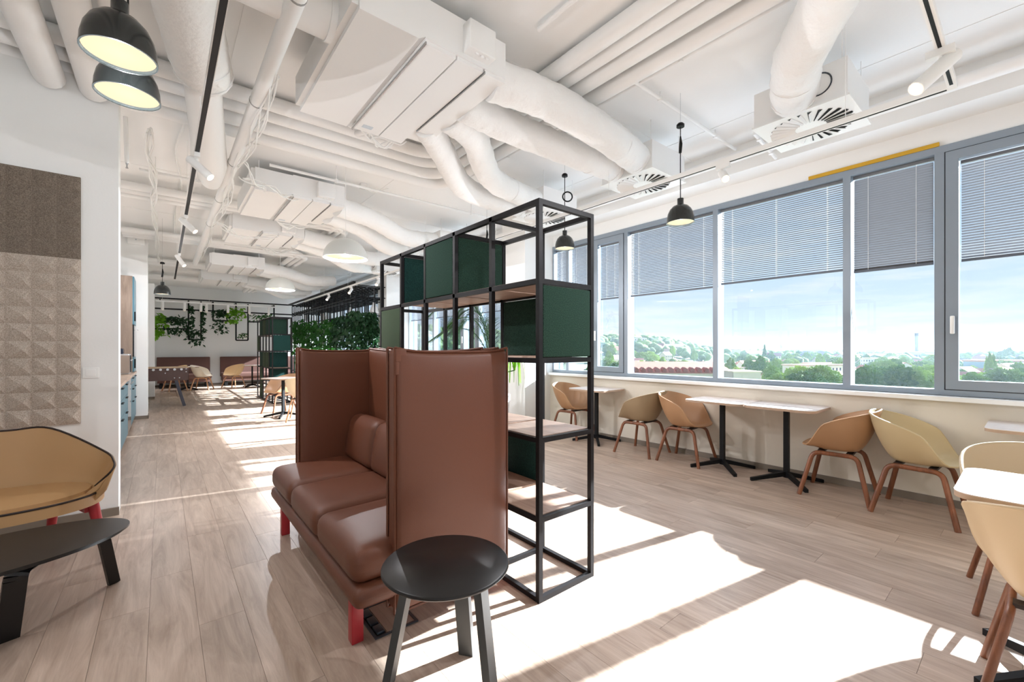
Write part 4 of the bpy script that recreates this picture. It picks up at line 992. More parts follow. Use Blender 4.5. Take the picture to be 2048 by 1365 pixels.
for z0, z1 in ((1.72, 2.54), (0.91, 1.16)):
    d = MB().box(KX - 0.022, KX, 9.74, 10.43, z0, z1).build('door', M_BLUE, t); MB().box(KX, KX + 0.02, 9.78, 9.79, z0 + 0.06, z0 + 0.22).build('handle', M_BLACK, d)
d = MB().box(KX - 0.022, KX + 0.002, 9.75, 10.42, 1.17, 1.71).build('oven_door', mat('oven_glass', (30, 36, 42), 0.1), t); MB().tube([(KX + 0.03, 9.8, 1.64), (KX + 0.03, 10.36, 1.64)], 0.008, 8).build('handle', M_CHROME, d, 60)
t = thing('coffee_machine', 'chrome and black coffee machine on the kitchen worktop', 'coffee machine', (-0.55, 9.25, 0.9))
MB().cushion((-0.57, 9.25, 1.06), (0.17, 0.20, 0.16), 0.02, n=2).build('body', mat('coffee_side', (196, 198, 200), 0.3, 0.5), t, 40)
MB().cushion((-0.60, 9.24, 1.26), (0.12, 0.16, 0.05), 0.02, n=2).build('bean_hopper', mat('hopper', (28, 40, 62), 0.15), t, 40)
MB().box(-0.402, -0.395, 9.08, 9.42, 0.93, 1.2).build('front_panel', M_BLACK, t)
MB().tube([(-0.385, 9.1, 1.12), (-0.385, 9.4, 1.12)], 0.012, 8).build('spout', M_CHROME, t, 60)
MB().box(-0.40, -0.74, 9.047, 9.05, 0.92, 1.2).build('side_panel', mat('machine_side_wood', (150, 136, 126), 0.4, var=0.1), t)
# white device high on the pier
p = on_y(272, 480, 10.46)
t = thing('wireless_access_point', 'white rounded device mounted high on the kitchen pier', 'device', (p.x, 10.47, p.z))
MB().cushion((p.x, 10.445, p.z), (0.125, 0.022, 0.09), 0.02, (0, 0.006, 0), n=3).build('housing', M_WHITE, t, 60)
MB().cushion((p.x, 10.42, p.z), (0.012, 0.004, 0.012), 0.003, n=1).build('indicator', mat('device_grey', (190, 194, 198), 0.4), t, 60)

# ================================================================ FOOTBALL TABLE
t = thing('football_table', 'dark brown table football with chrome rod ends by the kitchen pier', 'game table', (-0.1, 12.6, 0))
M_FB = mat('dark_brown_laminate', (70, 46, 40), 0.4, var=0.05)
FX0, FX1, FY0, FY1 = -0.60, 0.46, 12.25, 12.98
for (xa, xb, ya, yb) in ((FX0, FX1, FY0, FY0 + 0.03), (FX0, FX1, FY1 - 0.03, FY1), (FX0, FX0 + 0.03, FY0 + 0.03, FY1 - 0.03), (FX1 - 0.03, FX1, FY0 + 0.03, FY1 - 0.03)): MB().box(xa, xb, ya, yb, 0.59, 0.87).build('side_board', M_FB, t)
MB().box(FX0, FX1, FY0 - 0.008, FY0 + 0.035, 0.87, 0.885).box(FX0, FX1, FY1 - 0.035, FY1 + 0.008, 0.87, 0.885).box(FX1 - 0.035, FX1 + 0.008, FY0, FY1, 0.87, 0.885).build('top_rim', mat('light_wood_rim', (206, 178, 146), 0.5, var=0.1), t)
MB().box(FX0 + 0.03, FX1 - 0.03, FY0 + 0.03, FY1 - 0.03, 0.72, 0.73).build('playfield', mat('field_green', (60, 110, 70), 0.6), t)
for k in range(8):
    x = FX0 + 0.08 + k * 0.122; r_ = MB().tube([(x, FY0 - 0.03, 0.84), (x, FY1 + 0.16, 0.84)], 0.008, 8).build('rod', M_CHROME, t, 60)
    MB().tube([(x, FY0 - 0.045, 0.84), (x, FY0 - 0.002, 0.84)], 0.026, 14).build('rod_bushing', M_CHROME, r_, 60)
for (x, z) in ((0.05, 0.76), (0.30, 0.65), (0.21, 0.65), (0.42, 0.78), (0.42, 0.85)): MB().tube([(x, FY0 - 0.005, z), (x, FY0, z)], 0.011, 10).build('bolt', M_CHROME, t, 60)
for x, sx in ((0.24, 1), (-0.40, -1)):
    for y, sy in ((FY0 + 0.08, -1), (FY1 - 0.08, 1)): MB().beam((x, y, 0.59), (x + sx * 0.15, y + sy * 0.02, 0.0), 0.095, 0.06, up=(1, 0, 0.3)).build('leg', mat('slate_lacquer', (52, 54, 66), 0.3), t)

# ================================================================ END WALL: BENCHES, PLANT FRAMES
M_BEN = mat('brown_velvet', (88, 58, 50), 0.7, var=0.08, vscale=6)
G_B = 'brown upholstered wall benches'
def bench(x0, x1, label):
    t = thing('wall_bench', label, 'bench', ((x0 + x1) / 2, 18.4, 0), 0, G_B)
    MB().cushion(((x0 + x1) / 2, 18.70, 0.66), ((x1 - x0) / 2, 0.06, 0.36), 0.02, (0, 0.01, 0), n=4).build('backrest', M_BEN, t, 50)
    MB().cushion(((x0 + x1) / 2, 18.25, 0.38), ((x1 - x0) / 2, 0.36, 0.075), 0.03, (0, 0, 0.01), n=4).build('seat', M_BEN, t, 50)
    MB().box(x0 + 0.02, x1 - 0.02, 17.93, 18.6, 0.18, 0.31).build('base', M_BEN, t)
    for x in (x0 + 0.12, x1 - 0.12):
        for y in (17.98, 18.5): MB().box(x - 0.045, x + 0.045, y - 0.03, y + 0.03, 0, 0.18).build('leg', M_BLACK, t)
bench(-0.15, 1.32, 'brown wall bench at the left behind the table football')
bench(1.62, 3.15, 'brown wall bench in the middle of the end wall')
bench(3.45, 4.4, 'brown wall bench toward the windows, lit by the sun')

PY = 18.35
t = thing('hanging_plant_rack', 'black steel plant hanging frame on the end wall', 'frame', (1.5, PY, 2.6))
def FP(x, y): return on_y(x, y, PY)
def fbar(x0, y0, x1, y1, w=0.045, nm='frame_bar'):
    a, b = FP(x0, y0), FP(x1, y1); MB().beam(a, b, w, w).build(nm, M_BLACK, t)
fbar(302, 595.5, 604, 612); fbar(302, 616.5, 604, 631)
for x, yb in ((377, 680), (402, 680), (426, 642), (472, 681), (496, 681), (548, 645)): fbar(x, 598 + (x - 302) * 0.055, x, yb)
fbar(377, 680, 402, 680); fbar(472, 681, 496, 681); fbar(302, 658, 377, 658); fbar(302, 641.5, 340, 642); fbar(444, 642, 472, 642.5); fbar(496, 644, 548, 645); fbar(426, 642, 444, 642)
for x in (320, 377, 426, 472, 548): 
    a = FP(x, 598 + (x - 302) * 0.055); MB().beam(a, (a.x, YF, a.z), 0.03, 0.03).build('wall_bracket', M_BLACK, t)
G_PL = 'potted plants in the wall frame'
def pot_plant(x, y, w, h, m_, label, droop=0.3, n=150, pot=True, ll=0.13, seed=0):
    rr = random.Random(seed); c = FP(x, y); c.y = PY + 0.02
    t = thing('potted_plant', label, 'plant', (c.x, c.y, c.z), 0, G_PL)
    if pot: MB().box(c.x - min(0.3, w * 0.4), c.x + min(0.3, w * 0.4), c.y - 0.09, c.y + 0.09, c.z + 0.03, c.z + 0.17).build('planter', M_WHITE, t)
    for k in range(6):
        xx = c.x + rr.uniform(-0.4, 0.4) * w; yy = c.y - rr.uniform(0, 0.1)
        MB().tube(smooth_path([(c.x + (xx - c.x) * 0.4, c.y, c.z + 0.15), (xx, yy, c.z + 0.15 + h * 0.5), (xx + rr.uniform(-0.1, 0.1), yy - 0.08, c.z + 0.1 - droop * rr.random())], 4), 0.006, 5).build('stem', m_, t)
    m = MB()
    for k in range(n):
        u = rr.gauss(0, 0.42); px_ = c.x + max(-1, min(1, u)) * w * 0.62; f = rr.random()
        pz = c.z + 0.14 + (h * f if rr.random() < 0.62 else -droop * f * 1.6); py = c.y + rr.uniform(-0.22, 0.10)
        d = Vector((rr.uniform(-1, 1), rr.uniform(-1.0, 0.2), rr.uniform(-1.0, 0.5)))
        l = ll * rr.uniform(0.7, 1.35); m.leaf((px_, py, pz), d, l, l * 0.62)
    m.build('foliage', m_, t)
    return t
pot_plant(318, 658, 0.36, 0.30, M_LEAFB, 'bright lime green fern at the left end of the wall frame', 0.25, 150, True, 0.16, 1)
pot_plant(352, 658, 0.62, 0.26, M_LEAFD, 'dark heart leaf plant on the left shelf of the wall frame', 0.2, 210, True, 0.12, 2)
pot_plant(390, 680, 0.34, 0.20, M_LEAFD, 'plant trailing over the first hanging frame loop', 0.22, 90, True, 0.11, 3)
pot_plant(441, 642, 0.44, 0.22, M_LEAFD, 'dense dark trailing plant in the middle of the wall frame', 0.36, 230, True, 0.11, 4)
pot_plant(468, 642, 0.50, 0.32, M_LEAFB, 'bright green leafy plant in a white planter', 0.12, 160, True, 0.14, 5)
pot_plant(485, 681, 0.26, 0.12, M_LEAF, 'small succulents in a white pot in the second frame loop', 0.02, 60, True, 0.07, 6)
pot_plant(526, 644, 0.66, 0.14, M_LEAF, 'low green plants on the right shelf above the second divider', 0.08, 150, True, 0.09, 7)
# vine curling up the first loop
t = thing('climbing_vine', 'thin ivy climbing around the first hanging frame loop', 'plant', tuple(FP(380, 660)))
rr = random.Random(5)
st = MB(); lf = MB()
for xs in (380, 404):
    pts = [FP(xs + rr.uniform(-5, 5), y_) + Vector((0, -0.05, 0)) for y_ in range(612, 690, 8)]
    st.tube(smooth_path(pts, 3), 0.005, 5)
    for p in smooth_path(pts, 5): 
        for q in range(3):
            if rr.random() < 0.75: lf.leaf(p, (rr.uniform(-1, 1), rr.uniform(-0.6, 0.2), rr.uniform(-1, 0.3)), 0.11, 0.08)
st.build('stem', M_LEAFD, t); lf.build('foliage', M_LEAFD, t)
# track with white spots across the end wall
t = thing('light_track', 'white light track across the end wall above the plants', 'light track', (2.0, 17.6, 2.6))
TY = 17.3; za = on_y(302, 600, TY).z; xb = on_y(580, 613, TY).x
MB().box(-0.6, xb, TY - 0.02, TY + 0.02, za - 0.04, za).build('rail_body', M_WHITE, t)
for x in (0, 1.2, 2.4): MB().tube([(x, TY, za), (x, TY, CEILZ)], 0.003, 5).build('suspension_wire', M_WHITE, t)
for k, px_ in enumerate((325, 369, 402, 413, 456, 499, 538)):
    q = on_y(px_, 605, TY)
    spot_lamp((q.x, TY, za - 0.04), (0.0, 0.12, -1), '%s white spotlight from the left above the wall plants' % ('first', 'second', 'third', 'fourth', 'fifth', 'sixth', 'seventh')[k], 0.26, 0.04, 6, 'small spotlights at the end wall')
for px_, py_, w_ in ((462, 582, 'left'), (483, 585.5, 'right')):
    q = on_y(px_, py_, YF - 0.01); t = thing('wall_vent', 'round dark opening high on the end wall, %s of two' % w_, 'vent', (q.x, YF, q.z), 0, 'round openings high on the end wall')
    MB().lathe([(0.0, 0.0), (0.075, 0.0)], (0, 0, 0), 20).build('opening', M_BLACK, t).matrix_local = Matrix.Translation((0, -0.012, 0)) @ Matrix.Rotation(PI / 2, 4, 'X')
    MB().lathe([(0.075, 0.0), (0.11, 0.0), (0.11, 0.012), (0.075, 0.012)], (0, 0, 0), 20).build('ring', M_DUCT, t, 60).matrix_local = Matrix.Translation((0, -0.002, 0)) @ Matrix.Rotation(PI / 2, 4, 'X')

# ================================================================ PLANT LATTICE BOOTH
t = thing('plant_lattice', 'black steel lattice booth hung with green climbers by the windows', 'lattice', (3.05, 11, 0))
LX, LX1_, LY0, LY1, LZ = 3.70, 4.34, 10.62, 17.3, 2.86
t.location = (LX, LY0, 0)
def lbar(a, b, nm='lattice_bar', w=0.024): MB().beam(a, b, w, w).build(nm, M_BLACK, t)
for k in range(24):
    y = LY0 + (LY1 - LY0) * k / 23; lbar((LX, y, 0.0), (LX, y, LZ))
for k in range(1, 5):
    x = LX + (LX1_ - LX) * k / 4; lbar((x, LY0, 0.0), (x, LY0, LZ))
for z in (0.5, 0.95, 1.35, 1.75, 2.15, 2.5):
    lbar((LX, LY0, z), (LX, LY1, z)); lbar((LX, LY0, z), (LX1_, LY0, z))
for k in range(8):
    x = LX + k * 0.135
    lbar((x, LY0, LZ), (x, LY1, LZ), 'canopy_bar'); lbar((x, LY0, LZ - 0.28), (x, LY1, LZ - 0.28), 'canopy_bar')
for k in range(30):
    y = LY0 + (LY1 - LY0) * k / 29
    lbar((LX, y, LZ + 0.03), (4.75, y, LZ + 0.03), 'canopy_bar'); lbar((LX, y, LZ - 0.25), (4.75, y, LZ - 0.25), 'canopy_bar')
lbar((LX - 0.06, LY0 - 0.1, LZ + 0.08), (LX - 0.06, LY1 + 0.3, LZ + 0.08), 'edge_beam', 0.05)
for k in range(5):
    y = LY0 + 0.6 + k * 1.3
    for yy in (y, y + 0.5): lbar((LX + 0.45, yy, 2.05), (LX + 0.45, yy, LZ), 'hanging_loop')
    lbar((LX + 0.45, y, 2.05), (LX + 0.45, y + 0.5, 2.05), 'hanging_loop')
G_V = 'green climbers on the lattice'
CLM = [('end', M_LEAFD, 2.18, 800), (10.65, M_LEAFD, 2.15, 650), (12.2, M_LEAF, 2.08, 520), (13.8, M_LEAF, 2.15, 480), (15.4, M_LEAF, 2.25, 480)]
for k, (y0_, m_, top, n_) in enumerate(CLM):
    rr = random.Random(40 + k); m = MB()
    def base(u):
        return Vector((LX + (LX1_ - LX) * u * 0.86, LY0 - 0.03, 0)) if y0_ == 'end' else Vector((LX, y0_ + 1.6 * u, 0))
    c = base(0.5)
    t = thing('climbing_plant', 'dense dark climber on the end face of the lattice by the pillar' if k == 0 else 'green climber on the long side of the lattice, %s from the pillar' % ('first', 'second', 'third', 'fourth')[k - 1], 'plant', (c.x, c.y, 0), 0, G_V)
    for q in range(n_):
        u = rr.random(); z = top - abs(rr.gauss(0, 0.62)) + 0.10 * math.sin(u * 17 + k) ; z = max(0.3, z)
        if k and math.sin(u * 23 + k * 2) > 0.62 and rr.random() < 0.8: continue
        p = base(u); l = rr.uniform(0.09, 0.19)
        m.leaf((p.x + rr.uniform(-0.09, 0.06), p.y + rr.uniform(-0.08, 0.06), z), (rr.uniform(-0.8, 0.5), rr.uniform(-0.8, 0.5), rr.uniform(-1.0, 0.1)), l, l * 0.62)
    m.build('foliage', m_, t)
    for q in range(5):
        p = base(rr.random()); MB().tube(smooth_path([(p.x, p.y, 0.3), (p.x + 0.03, p.y + 0.03, 1.0), (p.x - 0.02, p.y - 0.02, 1.5), (p.x, p.y, top - 0.05)], 5), 0.007, 5).build('stem', M_LEAFD, t)
G_CP = 'white cone lamps in the lattice booth'
for k, (px_, py_, w_) in enumerate(((614, 642, 0.0), (655, 645, 0), (701, 636, 0), (748, 628, 0))):
    d = (16.0, 14.0, 12.3, 11.0)[k]; c = at_depth(px_, py_, d)
    t = thing('pendant_lamp', 'white cone lamp in the lattice booth, %s from the end wall' % ('first', 'second', 'third', 'fourth')[k], 'lamp', tuple(c), 0, G_CP)
    MB().lathe([(0.0, 0.30), (0.035, 0.295), (0.04, 0.23), (0.08, 0.16), (0.14, 0.0), (0.134, 0.0), (0.07, 0.16), (0.0, 0.22)], tuple(c), 24).build('shade', M_WHITE, t, 60)
    MB().tube([(c.x, c.y, c.z + 0.23), (c.x, c.y, CEILZ)], 0.003, 5).build('cable', M_WHITE, t)

# ================================================================ PALM BEHIND THE SHELF
PX_, PY_ = 3.98, 5.22
t = thing('potted_palm', 'feathery potted palm in a white planter in front of the near pillar', 'plant', (PX_, PY_, 0))
MB().lathe([(0.0, 0.0), (0.15, 0.0), (0.205, 0.58), (0.205, 0.60), (0.185, 0.60), (0.18, 0.56), (0.0, 0.56)], (PX_, PY_, 0), 32).build('planter', M_WHITE, t, 50)
rr = random.Random(3)
FR = [(-1.1, 0.95, 1.35), (-0.75, 1.15, 1.5), (-1.35, 0.45, 1.15), (-0.4, 1.35, 1.6), (-0.15, 1.5, 1.5), (-0.7, -0.6, 1.3), (0.25, -0.75, 1.2), (0.35, 0.9, 1.35), (-1.2, -0.1, 1.3), (0.1, -0.35, 1.5), (-0.5, 0.2, 1.65), (0.55, -0.5, 0.95)]
for k, (dx, dy, hz) in enumerate(FR):
    hd = Vector((dx, dy, 0)); hd = hd.normalized(); ln = 0.62 + 0.25 * rr.random()
    base = Vector((PX_ + hd.x * 0.03, PY_ + hd.y * 0.03, 0.58)); ln *= 1.15
    pts = smooth_path([base, base + Vector((hd.x * 0.10, hd.y * 0.10, hz * 0.5)), base + hd * (0.36 * ln) + Vector((0, 0, hz * 0.84)), base + hd * (0.74 * ln) + Vector((0, 0, hz * 0.88)), base + hd * ln * 1.1 + Vector((0, 0, hz * 0.70))], 8)
    m = MB().tube(pts, [0.008 - 0.006 * i / len(pts) for i in range(len(pts))], 5)
    sd = Vector((-hd.y, hd.x, 0)); n = len(pts)
    for i in range(int(n * 0.34), n):
        tn = (pts[min(i + 1, n - 1)] - pts[i - 1]).normalized()
        for q in range(2 if i > n * 0.5 else 1):
            pp = pts[i - 1].lerp(pts[i], q / 2); f = i / n
            for sg in (-1, 1):
                l = 0.27 * (0.35 + 0.65 * math.sin(PI * min(1, (f - 0.3) / 0.75))) * rr.uniform(0.9, 1.1)
                m.leaf(pp, tn * 0.9 + sd * sg * 0.75 + Vector((0, 0, 0.10)), l, 0.013, nrm=tuple(sd.cross(tn) * -sg * 0.3 + Vector((0, 0, 1))), bend=0.22)
    m.build('frond', M_LEAFD if k % 3 else M_LEAF, t)
# strap leaves low on the palm, sunlight painted in as brighter green
b0 = at_depth(1029, 727, 6.15)
for k in range(13):
    a = rr.uniform(0, 2 * PI); l = rr.uniform(0.16, 0.30); d = Vector((math.cos(a), math.sin(a), 0)); b = Vector(b0); m = MB()
    pts = smooth_path([b - Vector((0, 0, 0.10)), b + d * l * 0.4 + Vector((0, 0, 0.10)), b + d * l * 0.9 + Vector((0, 0, -0.02)), b + d * l * 1.1 + Vector((0, 0, -0.30))], 4)
    s_ = Vector((-d.y, d.x, 0)) * 0.015; V = []; n = len(pts)
    for i, p in enumerate(pts): w_ = 1 - 0.85 * i / n; V += [p - s_ * w_, p + s_ * w_]
    m.add(V, [(2 * i, 2 * i + 1, 2 * i + 3, 2 * i + 2) for i in range(n - 1)]); m.build('leaf_blade', M_LEAFB, t)
MB().tube(smooth_path([(PX_, PY_, 0.56), (PX_ + 0.05, PY_ - 0.1, 0.9), tuple(b0 - Vector((0, 0, 0.10)))], 5), 0.008, 6).build('stem', M_LEAF, t)
# ================================================================ THE TOWN OUTSIDE
GZ = -17.0
SIL = [(300, 640), (800, 652), (900, 657), (1000, 664), (1200, 673), (1260, 671), (1330, 676), (1370, 686), (1400, 692), (1440, 697), (1500, 702), (1700, 705), (2200, 705), (4000, 705)]
def lerp_tab(x, tab):
    if x <= tab[0][0]: return tab[0][1]
    for (a, b), (c, d) in zip(tab, tab[1:]):
        if x <= c: return b + (d - b) * (x - a) / (c - a)
    return tab[-1][1]
def sstep(a, b, x):
    t_ = max(0, min(1, (x - a) / (b - a))); return t_ * t_ * (3 - 2 * t_)
def ground(px, d):
    zt = EYE + (HY - lerp_tab(px, SIL)) / F * 650 - 9
    z = GZ + (zt - GZ) * sstep(230, 650, d)
    if d > 700: z += (GZ - 8 - z) * sstep(700, 1500, d)
    return z
def gpos(px, d, dz=0.0):
    q = CAM + (FW + RT * ((px - CX) / F)) * d; return Vector((q.x, q.y, ground(px, d) + dz))
ds = [40, 80, 120, 170, 230, 300, 370, 440, 520, 600, 680, 800, 1000, 1300, 1700, 2400, 3500, 5200, 7500]
pxs = list(range(300, 4001, 60))
m = MB(); W = len(ds)
m.add([gpos(p, d) for p in pxs for d in ds], [(i * W + j, (i + 1) * W + j, (i + 1) * W + j + 1, i * W + j + 1) for i in range(len(pxs) - 1) for j in range(W - 1)])
struct('terrain', m, mat('meadow_ground', (110, 128, 96), 0.9, var=0.25, vscale=0.03), None, 180)

struct('terrain_plain', MB().lathe([(0.0, 0.0), (30, 0), (200, 0), (9000, 0)], (0, 0, GZ - 12), 64), mat('town_ground', (150, 150, 146), 0.9))
def tree_mat(name, a, b, island):
    m = bpy.data.materials.new(name); m.use_nodes = True; N = m.node_tree.nodes; L = m.node_tree.links
    bs = N['Principled BSDF']; bs.inputs['Roughness'].default_value = 0.75; bs.inputs['Specular IOR Level'].default_value = 0.25
    if island: g = N.new('ShaderNodeNewGeometry'); r_ = g.outputs['Random Per Island']
    else: g = N.new('ShaderNodeObjectInfo'); r_ = g.outputs['Random']
    geo = N.new('ShaderNodeNewGeometry'); nz = N.new('ShaderNodeTexNoise'); nz.inputs['Scale'].default_value = 0.7; nz.inputs['Detail'].default_value = 4
    L.new(geo.outputs['Position'], nz.inputs['Vector'])
    ad = N.new('ShaderNodeMath'); ad.operation = 'MULTIPLY_ADD'; L.new(nz.outputs['Fac'], ad.inputs[0]); ad.inputs[1].default_value = 0.8
    ml = N.new('ShaderNodeMath'); ml.operation = 'MULTIPLY_ADD'; L.new(r_, ml.inputs[0]); ml.inputs[1].default_value = 0.7; ml.inputs[2].default_value = -0.25; L.new(ml.outputs[0], ad.inputs[2])
    rp = N.new('ShaderNodeValToRGB'); rp.color_ramp.elements[0].color = srgb(*a); rp.color_ramp.elements[1].color = srgb(*b)
    L.new(ad.outputs[0], rp.inputs[0]); L.new(rp.outputs[0], bs.inputs['Base Color'])
    n2 = N.new('ShaderNodeTexNoise'); n2.inputs['Scale'].default_value = 1.6; n2.inputs['Detail'].default_value = 5; L.new(geo.outputs['Position'], n2.inputs['Vector'])
    bp = N.new('ShaderNodeBump'); bp.inputs['Strength'].default_value = 1.0; bp.inputs['Distance'].default_value = 1.6; L.new(n2.outputs['Fac'], bp.inputs['Height']); L.new(bp.outputs[0], bs.inputs['Normal'])
    tr = N.new('ShaderNodeBsdfTranslucent'); L.new(rp.outputs[0], tr.inputs[0]); ms = N.new('ShaderNodeMixShader'); ms.inputs[0].default_value = 0.42
    L.new(bs.outputs[0], ms.inputs[1]); L.new(tr.outputs[0], ms.inputs[2]); L.new(ms.outputs[0], N['Material Output'].inputs[0])
    MATS[name] = m; return m
M_TREE = tree_mat('tree_leaves', (92, 132, 62), (186, 208, 112), False); M_FOREST = tree_mat('far_tree_leaves', (96, 132, 80), (170, 194, 116), True)
M_BARK = mat('bark', (84, 70, 58), 0.9)
def blob(rx, rz, seed, sub, pointy=0.0):
    bm = bmesh.new(); bmesh.ops.create_icosphere(bm, subdivisions=sub, radius=1.0)
    V = []
    for v in bm.verts:
        n = v.co.normalized(); k = 1 + 0.26 * noise.noise(n * 1.7 + Vector((seed, 0, 0))) + 0.20 * noise.noise(n * 4.2 + Vector((0, seed, 0))) + (0.15 * noise.noise(n * 9 + Vector((0, 0, seed))) + 0.12 * noise.noise(n * 19 + Vector((0, seed, seed))) + 0.08 * noise.noise(n * 37 + Vector((seed, 3, 0))) if sub > 2 else 0)
        t_ = (n.z + 1) / 2; w = (1 - pointy * t_) * (0.75 + 0.25 * min(1, t_ * 3))
        V.append((n.x * k * rx * w, n.y * k * rx * w, n.z * k * rz))
    Fs = [tuple(v.index for v in f.verts) for f in bm.faces]; bm.free(); return V, Fs
crowns = []
for sd, (rx, rz, po) in enumerate(((5.2, 4.6, 0.1), (4.6, 5.0, 0.2), (5.8, 4.2, 0.05), (3.6, 6.2, 0.35), (2.4, 7.5, 0.75), (4.4, 4.4, 0.15))):
    V, Fs = blob(rx, rz, sd * 3.1 + 1, 6, po); mb = MB().add(V, Fs)
    crowns.append((mb.mesh('crown', M_TREE, None), rz))
trunk_me = MB().tube([(0, 0, -2.0), (0, 0, 5.0)], [0.45, 0.25], 7).mesh('trunk', M_BARK)
rt = random.Random(21)
def where(px, d):
    w = 'seen through the shelf' if px < 1100 else 'outside the small casement' if px < 1252 else 'outside the wide window by the small casement' if px < 1432 else 'outside the bright middle window' if px < 1694 else 'outside the narrow fixed window' if px < 1880 else 'outside the right casement'
    return ('close by ' if d < 200 else 'mid distance ' if d < 330 else 'farther off ' if d < 480 else 'far off ') + w
G_T = 'broad green trees in the town outside'
def tree(px, d, kind, s, label=None, group=G_T):
    p = gpos(px, d); t_ = bpy.data.objects.new('tree', None); COL.objects.link(t_); t_.location = p; t_.rotation_euler = (0, 0, rt.uniform(0, 6.28)); t_.scale = (s, s, s)
    me, rz = crowns[kind]
    shp = ('broad round', 'full round', 'wide spreading', 'tall oval', 'pointed dark', 'rounded')[kind]
    tag(t_, label or '%s %s tree %s' % ('large' if s > 1.05 else 'medium' if s > 0.8 else 'small', shp, where(px, d)), 'tree', group)
    link_mesh('crown', me, t_, (0, 0, rz * 0.9 + 2.2)); link_mesh('trunk', trunk_me, t_)
    return t_
# individual trees that show: x in the picture, distance, kind, size
near = [(1560, 150, 0, 1.05), (1612, 146, 2, 1.25), (1640, 150, 0, 1.35), (1668, 155, 2, 1.1), (1545, 190, 1, 1.1), (1520, 230, 3, 1.0), (1590, 175, 1, 1.0), (1716, 158, 0, 1.1), (1742, 190, 1, 1.15), (1770, 160, 2, 1.2), (1800, 150, 0, 1.35), (1826, 148, 1, 1.2), (1855, 165, 0, 1.3), (1872, 150, 2, 1.3),
        (1945, 150, 0, 1.1), (1962, 160, 2, 1.1), (2000, 152, 0, 1.25), (2022, 150, 2, 1.3), (2042, 156, 0, 1.2), (1980, 200, 4, 0.98), (1987, 205, 4, 0.92), (1974, 210, 4, 0.85), (2018, 420, 3, 1.25), (2010, 430, 1, 1.3), (1529, 420, 4, 1.2), (1500, 240, 1, 1.0), (1474, 210, 0, 0.8), (1392, 165, 4, 0.75), (1378, 230, 0, 0.8), (1300, 250, 1, 1.0), (1325, 260, 3, 0.9), (1285, 270, 0, 0.9),
        (1240, 230, 2, 1.1), (1215, 250, 0, 1.1), (860, 150, 2, 1.5), (845, 140, 0, 1.6), (875, 150, 1, 1.5), (890, 160, 0, 1.5), (910, 190, 2, 1.3), (925, 230, 0, 1.2), (945, 220, 1, 1.2), (965, 240, 2, 1.2)]
for n, (px, d, k, s) in enumerate(near):
    lab = 'tall dark poplar standing right of the window handle outside' if k == 4 and 1970 < px < 1990 else None
    tree(px, d, k, s * (0.80 if px > 1450 and k != 4 and d < 200 else 1), lab, 'dark poplars outside the right window' if lab else G_T)
cnt = 0
while cnt < 230:
    px = rt.uniform(790, 2100); d = 150 + 520 * rt.random() ** 1.1
    if 980 < px < 1190 and rt.random() < 0.75: continue
    if 150 < d < 210 and 1255 < px < 1460: continue
    tree(px, d, rt.choice((0, 1, 2, 3, 5, 0, 1, 2)), rt.uniform(0.6, 1.05)); cnt += 1
# uncountable distant wood
far = MB(); bl = [blob(4.4, 3.8, 50 + k, 2, 0.15) for k in range(5)]
for k in range(2600):
    px = rt.uniform(700, 2500); hill = px < 1420
    d = rt.uniform(420, 760) if (hill and rt.random() < 0.8) else rt.uniform(380, 2300)
    p = gpos(px, d); s = rt.uniform(0.7, 1.25) * (1 + d / 2600); V, Fs = bl[k % 5]
    far.add([(p.x + v[0] * s, p.y + v[1] * s, p.z + (v[2] + 4.2) * s) for v in V], Fs)
tag(far.build('distant_woods', M_FOREST, None, 180), 'hazy tree cover on the hill and across the distant town', 'woods', kind='stuff')

# ---- houses
M_RF = [mat('roof_%d' % k, c, 0.8, var=0.12, vscale=0.6) for k, c in enumerate(((176, 112, 94), (196, 138, 118), (150, 98, 88), (140, 138, 142), (186, 124, 100), (206, 178, 158)))]
M_HW = [mat('render_%d' % k, c, 0.85, var=0.05, vscale=0.4) for k, c in enumerate(((226, 218, 204), (210, 200, 190), (232, 226, 216), (200, 184, 168)))]
M_PANE = mat('far_window', (78, 92, 112), 0.2)
def house_parts(w, l, h, rh, kind, flat=False):
    o = 0.4; wall = MB().box(-l / 2, l / 2, -w / 2, w / 2, -4, h)
    if not flat: wall.add([(-l / 2, -w / 2, h), (-l / 2, w / 2, h), (-l / 2, 0, h + rh), (l / 2, -w / 2, h), (l / 2, w / 2, h), (l / 2, 0, h + rh)], [(0, 1, 2), (5, 4, 3)])
    roof = MB(); e = 0.25
    if flat: roof.box(-l / 2 - o, l / 2 + o, -w / 2 - o, w / 2 + o, h, h + 0.5)
    else:
        for sg in (-1, 1):
            a = [(-l / 2 - o, sg * (w / 2 + o), h - 0.35), (l / 2 + o, sg * (w / 2 + o), h - 0.35), (l / 2 + o, 0, h + rh), (-l / 2 - o, 0, h + rh)]
            roof.add(a + [(x, y, z + e) for x, y, z in a], [(0, 1, 2, 3), (7, 6, 5, 4), (0, 4, 5, 1), (1, 5, 6, 2), (2, 6, 7, 3), (3, 7, 4, 0)])
    win = MB()
    n = max(2, int(l / 2.6))
    for fl_ in range(max(1, int(h / 2.9))):
        for k in range(n):
            x = -l / 2 + (k + 0.5) * l / n; z = 1.0 + fl_ * 2.8
            for sg in (-1, 1): win.box(x - 0.5, x + 0.5, sg * (w / 2 + 0.02) - 0.03, sg * (w / 2 + 0.02) + 0.03, z, z + 1.3)
    return wall, roof, win
protos = []
